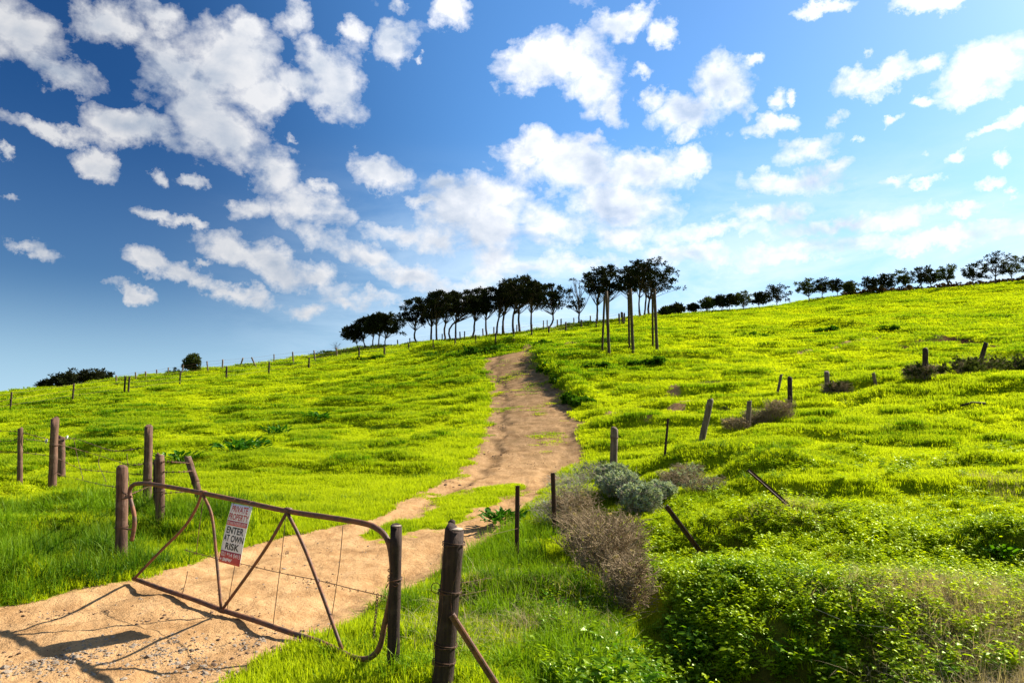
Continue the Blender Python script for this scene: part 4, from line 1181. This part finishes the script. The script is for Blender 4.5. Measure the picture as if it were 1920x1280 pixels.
def tree(name, label, px, Y, top, width_px, cfrac=.5, lean=0.0, trunks=1, seed=1, mat=M_NEEDLE, nleaf=2600, size=.42, bend=.4, group=None, dense=1.0, cat='pine tree', bare=False, base_py=None, cshift=0.0, flat=.26, trunkr=1.0):
    rn = random.Random(seed * 101 + 5)
    if base_py is not None: x, y = hit(px, base_py)
    else:
        r = ray(px, 640); r = r / r[1]; x, y = r[0] * Y, Y
    z = hz(x, y) - .05; base = Vector((x, y, z))
    topz = at_depth(px, top, y).z; Ht = max(topz - z, 1.0); Wd = width_px / 1280 * y / 2
    root = empty(name, base); tag(root, label, cat, group)
    tr = MB(); pads = []
    ctr = base + Vector((lean * Ht + cshift * Wd, 0, Ht * (1 - cfrac * .5)))
    for k in range(trunks):
        off = Vector(((k - (trunks - 1) / 2) * .5, rn.uniform(-.3, .3), 0))
        fork = base + off + Vector((lean * Ht * .75 + rn.uniform(-.3, .3), rn.uniform(-.4, .4), Ht * (1 - cfrac * .75)))
        midp = base + off + Vector((bend * rn.uniform(-.9, .9), rn.uniform(-.3, .3), Ht * (1 - cfrac) * .5))
        tp = bez(base + off, midp + (midp - base.lerp(fork, .5)) * .8, fork, 7)
        r0 = .022 * Ht * trunkr * (1 if trunks == 1 else .8)
        tp[0] = tp[0] - Vector((0, 0, .3))
        for i in range(1, len(tp) - 1): tp[i] = tp[i] + Vector((rn.uniform(-.07, .07), rn.uniform(-.05, .05), 0)) * bend * 2
        tr.tube(tp, [r0 * (1.35 if i == 0 else 1 - .40 * i / 7) for i in range(8)], 7, jit=.15, rnd=rn)
        nl = int(13 / trunks) + 4
        for j in range(nl):
            a = j * 2.4 + rn.random(); zf = (j + rn.uniform(.1, .9)) / nl
            prof = .50 + .50 * math.sin(math.pi * min(1.0, .12 + zf * .80)) if zf < .85 else .55
            rr = prof * rn.uniform(.35, 1.0)
            end = ctr + Vector((math.cos(a) * Wd * rr, math.sin(a) * Wd * rr * .8, Ht * cfrac * (zf - .5) * .96))
            st_i = rn.choice((4, 5, 6, 7)); st = tp[st_i]
            if st.z > end.z - .2: st = tp[4]
            m_ = st.lerp(end, .5) + Vector((0, 0, -Ht * .03)) + Vector((rn.uniform(-.3, .3), rn.uniform(-.3, .3), rn.uniform(-.2, .25)))
            lp = bez(st, m_, end, 5); lr = r0 * .42
            tr.tube(lp, [lr * (1 - .75 * i / 5) for i in range(6)], 5, rnd=rn)
            for q in range(3 if not bare else 6):
                e2 = end + Vector((rn.uniform(-1, 1), rn.uniform(-1, 1), rn.uniform(-.1, .8))) * Wd * .30
                s2 = lp[rn.choice((2, 3, 4))]
                tr.tube([s2, s2.lerp(e2, .5) + Vector((0, 0, rn.uniform(-.1, .1))), e2], [lr * .4, lr * .28, lr * .1], 4, rnd=rn)
            pr = Wd * rn.uniform(.24, .42) * dense
            pads.append((end, pr, pr, pr * rn.uniform(flat, flat + .22), 1.0 / nl / trunks))
            if rn.random() < .35:
                e4 = Vector((end.x + rn.uniform(-.6, .6) * Wd, end.y, ctr.z - Ht * cfrac * rn.uniform(.35, .62))); s4 = tp[4]; tr.tube([s4, s4.lerp(e4, .5) + Vector((0, 0, .1)), e4], [r0 * .25, r0 * .18, r0 * .06], 4, rnd=rn)
                pads.append((e4, pr * .7, pr * .5, pr * .2, .35 / nl / trunks))
            if rn.random() < .6:
                e3 = lp[3] + Vector((rn.uniform(-.5, .5), rn.uniform(-.5, .5), Ht * .05)); pads.append((e3, pr * .6, pr * .6, pr * .38, .4 / nl / trunks))
    child_mesh(tr, 'trunk', M_BARK, root)
    if bare: pads = pads[::3]; nleaf = int(nleaf * .25)
    if nleaf > 0: foliage_mesh(pads, nleaf, size, mat, 'crown', rn, root)
    return root


PG = 'dark umbrella pines standing in a row on the crest'
def crestY(px, k=1.0):
    x, y = hit(px, 300); return y * k

T1 = [  # px, top, width, lean, cfrac, label
    (664, 612, 40, -.10, .55, 'smallest pine at the far left end of the detached left clump'),
    (686, 597, 38, -.05, .50, 'second pine from the left in the detached clump'),
    (697, 594, 42, .05, .50, 'middle pine of the detached clump, thicker trunk'),
    (706, 588, 42, .10, .50, 'tallest round-topped pine in the detached clump'),
    (722, 590, 52, .12, .62, 'rightmost pine of the detached clump with low drooping crown')]
for i, (px, tp_, w_, ln, cf, lb) in enumerate(T1):
    tree('pine_tree', lb, px, crestY(px, .98), tp_, w_ * 1.1, cf * .85, ln, 1, i + 1, group=PG, nleaf=2200, bend=.5)
T2 = [
    (781, 560, 48, -.02, .62, 'leftmost pine of the long row with sparse lower boughs', 1, .5),
    (809, 549, 42, .0, .55, 'second pine of the long row with a straight slim trunk', 1, .2),
    (819, 546, 40, .02, .52, 'thin straight-trunked pine crowded beside the second in the row', 1, .15),
    (834, 547, 44, .08, .50, 'pine with a kinked trunk in the left part of the long row', 1, 1.1),
    (855, 550, 46, .04, .48, 'pine with an upright trunk beside the strongly slanting one', 1, .3),
    (847, 556, 36, .55, .42, 'strongly slanting thin pine leaning right across its neighbour', 1, 1.2),
    (887, 541, 56, .05, .50, 'pine with a wide forked crown in the middle of the long row', 1, .7),
    (913, 540, 50, .02, .50, 'straight pine just left of the centre of the long row', 1, .3),
    (930, 536, 52, .22, .48, 'pine leaning right near the centre of the long row', 1, .5),
    (946, 526, 56, .10, .48, 'slightly leaning pine under the highest central canopy', 1, .4),
    (965, 522, 66, .16, .50, 'right-leaning pine under the broad central canopy', 1, .4),
    (975, 520, 76, .02, .52, 'broadest pine of the central canopy with a dark thick trunk', 1, .4),
    (997, 530, 50, .05, .42, 'slim pine at the right edge of the central canopy', 1, .2),
    (1030, 532, 60, .02, .58, 'crooked zigzag-trunked pine standing alone right of the central canopy', 1, 1.8),
    (1120, 508, 60, .02, .50, 'pine at the left of the tall right-hand pine group', 1, .4),
    (1141, 500, 70, .02, .48, 'wide flat-crowned pine of the right-hand group behind the left pole', 1, .3),
    (1182, 502, 56, .0, .50, 'pine behind the middle tall pole', 1, .2),
    (1206, 490, 80, .02, .52, 'twin-trunked tallest pine of the right-hand group', 2, .4),
    (1219, 492, 84, .12, .58, 'rightmost tall pine with long boughs reaching right', 1, .3)]
for i, (px, tp_, w_, ln, cf, lb, nt_, bd) in enumerate(T2):
    tree('pine_tree', lb, px, crestY(px, .975 + .02 * (i % 2)), tp_, w_ * 1.22, cf * .84, ln, nt_, i + 20, group=PG, nleaf=2900, bend=bd)
tree('pine_tree', 'half-bare pine with fanned leafless lower branches', 1084, crestY(1084), 522, 58, .62, -.02, 1, 60, nleaf=3000, bare=True, group=PG, trunkr=1.0)
tree('bare_sapling', 'tiny leafless sapling tied to a post on the left skyline', 631, crestY(631), 640, 24, .6, 0, 1, 61, nleaf=0, bare=True, cat='sapling', trunkr=.8)

# far right row of small windswept trees
T3 = [(1251, 576, 22, 'first low tree right of the pines'), (1272, 570, 26, 'low rounded tree between the pines and the first gap'), (1300, 569, 20, 'small round tree left of the first gap'),
      (1329, 557, 30, 'small tree just right of the first gap'), (1352, 554, 28, 'low tree with thin crown second after the gap'), (1371, 551, 28, 'narrow tree crowded against a wider one on the right skyline'), (1395, 546, 36, 'wide-crowned low tree third after the gap'),
      (1428, 547, 30, 'thin left neighbour of the flat-topped bushy tree'), (1460, 532, 52, 'flat-topped bushy tree standing low and broad on the skyline'),
      (1519, 522, 44, 'left half of the dense pair of bushy trees'), (1547, 521, 42, 'right half of the dense pair of bushy trees'), (1571, 523, 30, 'narrow tree right of the dense pair'), (1599, 527, 26, 'smallest lone tree right of the dense pair'),
      (1636, 518, 36, 'first tree of the right-hand windbreak'), (1666, 512, 34, 'second tree of the right-hand windbreak with open crown'), (1700, 505, 38, 'third tree of the right-hand windbreak leaning left'),
      (1735, 498, 40, 'wide-forked tree in the middle of the windbreak'), (1752, 502, 38, 'rounded tree right of the wide-forked one'), (1787, 496, 38, 'slender tree with a small flat crown in the windbreak'),
      (1835, 493, 46, 'spreading tree left of the tallest windbreak tree'), (1874, 472, 56, 'tallest tree of the windbreak with a mushroom crown'), (1912, 480, 50, 'dark tree cut by the right edge of the picture'), (1955, 476, 50, 'last dark tree beyond the right edge')]
for i, (px, tp_, w_, lb) in enumerate(T3):
    tree('windswept_tree', lb, px, crestY(px, .985), tp_ + 2, w_ * 1.0, .55, .02 * ((i % 3) - 1), 1, i + 90, mat=M_NEEDLE if i % 3 else M_SCRUB, group='small windswept trees along the right skyline', nleaf=620, size=.46, cat='tree', bend=.6, dense=.82, flat=.34)
# scrubby hedge at their feet
def hedge(name, label, pix, h, w, n_, mat, lsize=.3, cat='hedge', kindstuff=False, twigs=0):
    P = [hit(*p) for p in pix]; b = MB(); rn = random.Random(len(pix) * 7 + int(pix[0][0]))
    base = Vector((P[0][0], P[0][1], hz(*P[0]))); root = empty(name, base); tag(root, label, cat)
    pads = []
    L = sum(math.dist(P[i], P[i + 1]) for i in range(len(P) - 1)); step = max(w * .6, .3); k = max(2, int(L / step))
    for i in range(k + 1):
        t = i / k * (len(P) - 1); a = min(int(t), len(P) - 2); f_ = t - a
        x = P[a][0] * (1 - f_) + P[a + 1][0] * f_; y = P[a][1] * (1 - f_) + P[a + 1][1] * f_
        hh = h * rn.uniform(.45, 1.15)
        pads.append((Vector((x + rn.uniform(-.2, .2), y + rn.uniform(-.3, .3), hz(x, y) + hh * .45)), w * .6, w * .6, hh * .55, 1 / k))
    foliage_mesh(pads, n_, lsize, mat, 'foliage', rn, root, needle=False)
    if twigs:
        for c, rx, ry, rz_, _ in pads:
            for _ in range(twigs):
                a = rn.random() * 6.28; g = c - Vector((0, 0, rz_ * .8)) + Vector((rn.uniform(-.4, .4) * rx, rn.uniform(-.4, .4) * ry, 0)); e = c + Vector((math.cos(a) * rx * 1.1 * rn.random(), math.sin(a) * ry * 1.1 * rn.random(), rz_ * rn.uniform(.3, 1.3)))
                b.tube([g, g.lerp(e, .5) + Vector((rn.uniform(-.1, .1), 0, .05)), e], [.008, .006, .003], 3, rnd=rn)
        child_mesh(b, 'twigs', M_TWIG, root)
    return root
M_HEDGE = mat_leaf('brown_hedge_leaf', (.085, .050, .028), (.14, .085, .040), .2, None, .7, .02)
hedge('scrub_hedge', 'low brown scrub hedge at the foot of the right skyline trees', [(1585, 556), (1650, 552), (1720, 546), (1800, 538), (1870, 532), (1960, 528)], 1.5, 1.5, 9000, M_HEDGE, .4)
# far left
for i, (px, tp_, w_, cf, lb) in enumerate([(94, 722, 22, .85, 'small round bush at the left end of the far left thicket'), (125, 703, 46, .75, 'low left half of the far left thicket'), (165, 695, 52, .8, 'highest domed tree of the far left thicket'), (195, 698, 40, .8, 'right-hand domed tree of the far left thicket')]):
    tree('thicket_tree', lb, px, crestY(px, 1.02), tp_, w_ * 1.1, cf, 0, 1, i + 200, mat=M_NEEDLE, nleaf=1500, size=.34, cat='tree', dense=1.15, flat=.5)
tree('bushy_tree', 'lone green bushy tree on the left skyline above the fence', 363, crestY(363, .99), 667, 27, .85, 0, 1, 210, mat=M_SCRUB, nleaf=2200, size=.3, cat='tree', dense=1.2, flat=.8)
hedge('low_bush', 'small dark bush on the skyline left of the lone green tree', [(326, 702), (338, 700)], .5, .8, 500, M_SCRUB, .2, 'bush')

# ----------------------------------------------------------------- bushes near the right-hand fence
def twig_bush(name, label, centers, n_, mat, rmin=.0016, rmax=.0045, leafmat=None, nleaf=0, lsize=.03, cat='bush', up=1.0):
    """centers: list of (x, y, rx, ry, h)"""
    rn = random.Random(n_ + int(centers[0][0] * 10)); x0, y0 = centers[0][:2]
    root = empty(name, (x0, y0, hz(x0, y0))); tag(root, label, cat)
    b = MB(); st = MB(); pads = []
    for (x, y, rx, ry, h) in centers:
        z = hz(x, y)
        pads.append((Vector((x, y, z + h * .55)), rx * .9, ry * .9, h * .45, 1 / len(centers)))
        for k in range(8):
            a = rn.random() * 6.28; e = Vector((x + math.cos(a) * rx * .6, y + math.sin(a) * ry * .6, z + h * rn.uniform(.4, .8))); g = Vector((x + rn.uniform(-.1, .1), y + rn.uniform(-.1, .1), z - .05))
            st.tube(bez(g, g.lerp(e, .5) + Vector((rn.uniform(-.15, .15), rn.uniform(-.1, .1), .05)), e, 5), [rmax * 2.2 * (1 - .12 * i) for i in range(6)], 5, rnd=rn)
        for k in range(n_ // len(centers)):
            a = rn.random() * 6.28; q = math.sqrt(rn.random())
            g = Vector((x + math.cos(a) * rx * q * .75, y + math.sin(a) * ry * q * .75, z + h * rn.uniform(.0, .75)))
            dv = Vector((math.cos(a) * q * .8 + rn.gauss(0, .55), math.sin(a) * q * .8 + rn.gauss(0, .55), up * rn.uniform(.1, 1.2))).normalized()
            L = h * rn.uniform(.18, .42); e = g + dv * L
            mid = g.lerp(e, .5) + Vector((rn.gauss(0, 1), rn.gauss(0, 1), rn.gauss(0, .6))) * L * .16
            r_ = rn.uniform(rmin, rmax)
            b.tube([g, mid, e], [r_, r_ * .7, r_ * .3], 3, cap=False, rnd=rn)
            for _ in range(2):
                s2 = mid.lerp(e, rn.random()); e2 = s2 + Vector((rn.gauss(0, 1), rn.gauss(0, 1), rn.uniform(0, 1.2))).normalized() * L * .35
                b.tube([s2, e2], [r_ * .6, r_ * .25], 3, cap=False, rnd=rn)
    child_mesh(st, 'stems', mat, root); child_mesh(b, 'twigs', mat, root)
    if leafmat: foliage_mesh(pads, nleaf, lsize, leafmat, 'leaves', rn, root, needle=False)
    return root


def C_(px, py, rx, ry, h): 
    x, y = hit(px, py); return (x, y, rx, ry, h)
twig_bush('dry_bush', 'large leafless brown twiggy bush tumbling down beside the dark hollow', [C_(1135, 1090, .38, .35, .85), C_(1178, 1145, .26, .25, .66), C_(1095, 1040, .38, .35, .66), C_(1170, 1050, .32, .3, .62), C_(1075, 985, .42, .4, .60)], 2600, M_TWIG, .0026, .0075, leafmat=M_DRY, nleaf=1400, lsize=.035)
twig_bush('dry_bush', 'grey tangle of dead stems around the steel dropper beside the track', [C_(1040, 985, .45, .4, .5), C_(1070, 940, .5, .4, .55), C_(1110, 900, .5, .45, .45)], 1500, M_TWIG2, leafmat=M_SAGE, nleaf=900, lsize=.04)
twig_bush('sage_bush', 'soft grey-green bush at the foot of the short grey post', [C_(1160, 935, .45, .4, .50), C_(1200, 962, .42, .38, .52), C_(1150, 905, .42, .35, .42), C_(1235, 940, .35, .3, .36)], 1800, M_TWIG2, leafmat=M_SAGE, nleaf=16000, lsize=.05)
twig_bush('dry_bush', 'brownish dead brush right of the grey-green bush', [C_(1275, 915, .5, .45, .40), C_(1320, 925, .45, .4, .34), C_(1290, 895, .4, .35, .3)], 2000, M_TWIG, leafmat=M_SAGE, nleaf=1200, lsize=.045)
twig_bush('dry_bush', 'wide brown brush around the thin post below the leaning fence line', [C_(1380, 806, .5, .5, .42), C_(1425, 798, .65, .5, .60), C_(1462, 785, .55, .5, .65)], 1700, M_TWIG, .004, .010, leafmat=M_DRY, nleaf=700, lsize=.07)
twig_bush('dry_bush', 'small round brown bush hugging a post on the right slope', [C_(1570, 742, .65, .6, .60)], 900, M_TWIG, .005, .012, leafmat=M_SCRUB, nleaf=900, lsize=.10)
twig_bush('dry_bush', 'brown bush at the foot of the dark post before the earth bank', [C_(1725, 712, .75, .6, .65), C_(1752, 706, .5, .5, .5)], 1100, M_TWIG, .005, .012, leafmat=M_SCRUB, nleaf=1800, lsize=.11)
hedge('scrub_patch', 'dark low scrub at the right edge below the earth bank', [(1800, 705), (1840, 702), (1880, 697), (1930, 692)], .9, 1.0, 4200, M_SCRUB, .14, 'scrub', twigs=30)
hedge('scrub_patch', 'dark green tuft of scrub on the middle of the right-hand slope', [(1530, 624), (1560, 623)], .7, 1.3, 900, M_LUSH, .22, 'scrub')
hedge('scrub_patch', 'small round dark shrub left of the brown brush on the slope', [(1362, 776), (1372, 776)], .35, .4, 500, M_SCRUB, .09, 'scrub')

M_BANK_SHADE = mat_leaf('bank_grass_shade', (.035, .10, .005), (.10, .20, .008), .35, None, .5, .1)  # dark leaf colour stands in for shade on the banks and tussocks
for lb, pix, hh, ww, nn in (
        ('overhanging grass bank with painted-in shade just left of where the track tops out', [(800, 668), (850, 667), (900, 665), (935, 660)], .50, .8, 5200),
        ('grassy clump with painted-in shade at the right of the track top', [(1008, 651), (1030, 650)], .45, .8, 1300),
        ('tussock with painted-in shade below the skyline fence left of the track top', [(672, 677), (700, 675), (712, 674)], .55, .9, 1900),
        ('green bank tuft with painted-in shade where the track is widest on its right edge', [(1066, 748), (1080, 758), (1092, 765)], .42, .45, 2600),
        ('grass fringe with painted-in shade midway up the right edge of the track', [(1016, 690), (1034, 708), (1050, 722)], .32, .42, 2200),
        ('low tussock line with painted-in shade in the middle of the slope right of the poles', [(1380, 634), (1410, 632), (1440, 629)], .40, .9, 1500),
        ('tussock with painted-in shade on the slope just below the three tall poles', [(1095, 692), (1130, 690)], .26, .6, 900),
        ('tussock with painted-in shade on the slope right of the three tall poles', [(1190, 686), (1240, 682)], .28, .6, 1100),
        ('small tussock with painted-in shade near a bare streak high on the right slope', [(1655, 620), (1685, 618)], .45, .8, 1000)):
    hedge('grass_tussock', lb, pix, hh, ww, nn, M_BANK_SHADE, .17, 'tussock')  # clumps added to darken spots where the grass lies in shadow

# broad-leaved weeds in the field and by the track
def weed(label, px, py, n_, L, mat=M_WEED):
    if mat is M_WEED: n_ = int(n_ * 1.6); L *= 1.35
    x, y = hit(px, py); z = hz(x, y); rn = random.Random(px); V, F, t = [], [], []
    for k in range(n_):
        a = rn.random() * 6.28; q = rn.random() * L * 2.2; p = Vector((math.cos(a) * q, math.sin(a) * q, .04 + L * rn.random() * .9))
        dv = Vector((math.cos(a + rn.gauss(0, .6)), math.sin(a + rn.gauss(0, .6)), rn.uniform(.1, 1.1))).normalized(); up = Vector((rn.uniform(-.3, .3), rn.uniform(-.3, .3), 1)); up = (up - dv * up.dot(dv)).normalized()
        leaf(V, F, t, p, dv, up, L * rn.uniform(.6, 1.2), L * .45)
    me = mesh_t('leafy_weed', V, F, t, mat); o = bpy.data.objects.new('leafy_weed', me); COL.objects.link(o); o.location = (x, y, z); tag(o, label, 'weed')
weed('broad-leaved dark weed clump in the left field, nearest the gate', 455, 850, 60, .24)
weed('small broad-leaved weed right of the biggest clump in the left field', 520, 815, 40, .18)
weed('pale leafy weed farthest up the left field clump', 600, 790, 40, .22)
weed('leafy weed beside the leaning brown post', 330, 870, 26, .18)
weed('dark broad-leaved plant on the track edge left of the steel dropper', 940, 985, 70, .13)
weed('low broad-leaved plant at the very bottom of the picture beside the hollow', 1120, 1262, 60, .09, M_COVER)
weed('large-leaved plant near the bottom right corner of the hollow', 1500, 1235, 70, .10, M_COVER)
weed('lush large-leaved plant at the right edge above the dry grass', 1880, 1050, 70, .11, M_COVER)

# stones one can pick out on the sandy gateway
rn = random.Random(11)
for (px, py, q, lb) in ((8, 1252, .045, 'pale stone at the bottom left corner'), (382, 1248, .03, 'rounded pebble in the middle of the gravel by the grass'), (480, 1222, .028, 'flat pebble at the upper edge of the gravel'), (232, 1272, .032, 'grey stone low in the left gravel'), (540, 1205, .03, 'pebble nearest the grass under the gate rail')):
    me = stone_mesh(rn, M_STONE, 'stone'); o = bpy.data.objects.new('stone', me); COL.objects.link(o); x, y = hit(px, py); o.location = (x, y, hz(x, y)); o.scale = (q, q, q); o.rotation_euler = (0, 0, rn.random() * 6); tag(o, lb, 'stone')
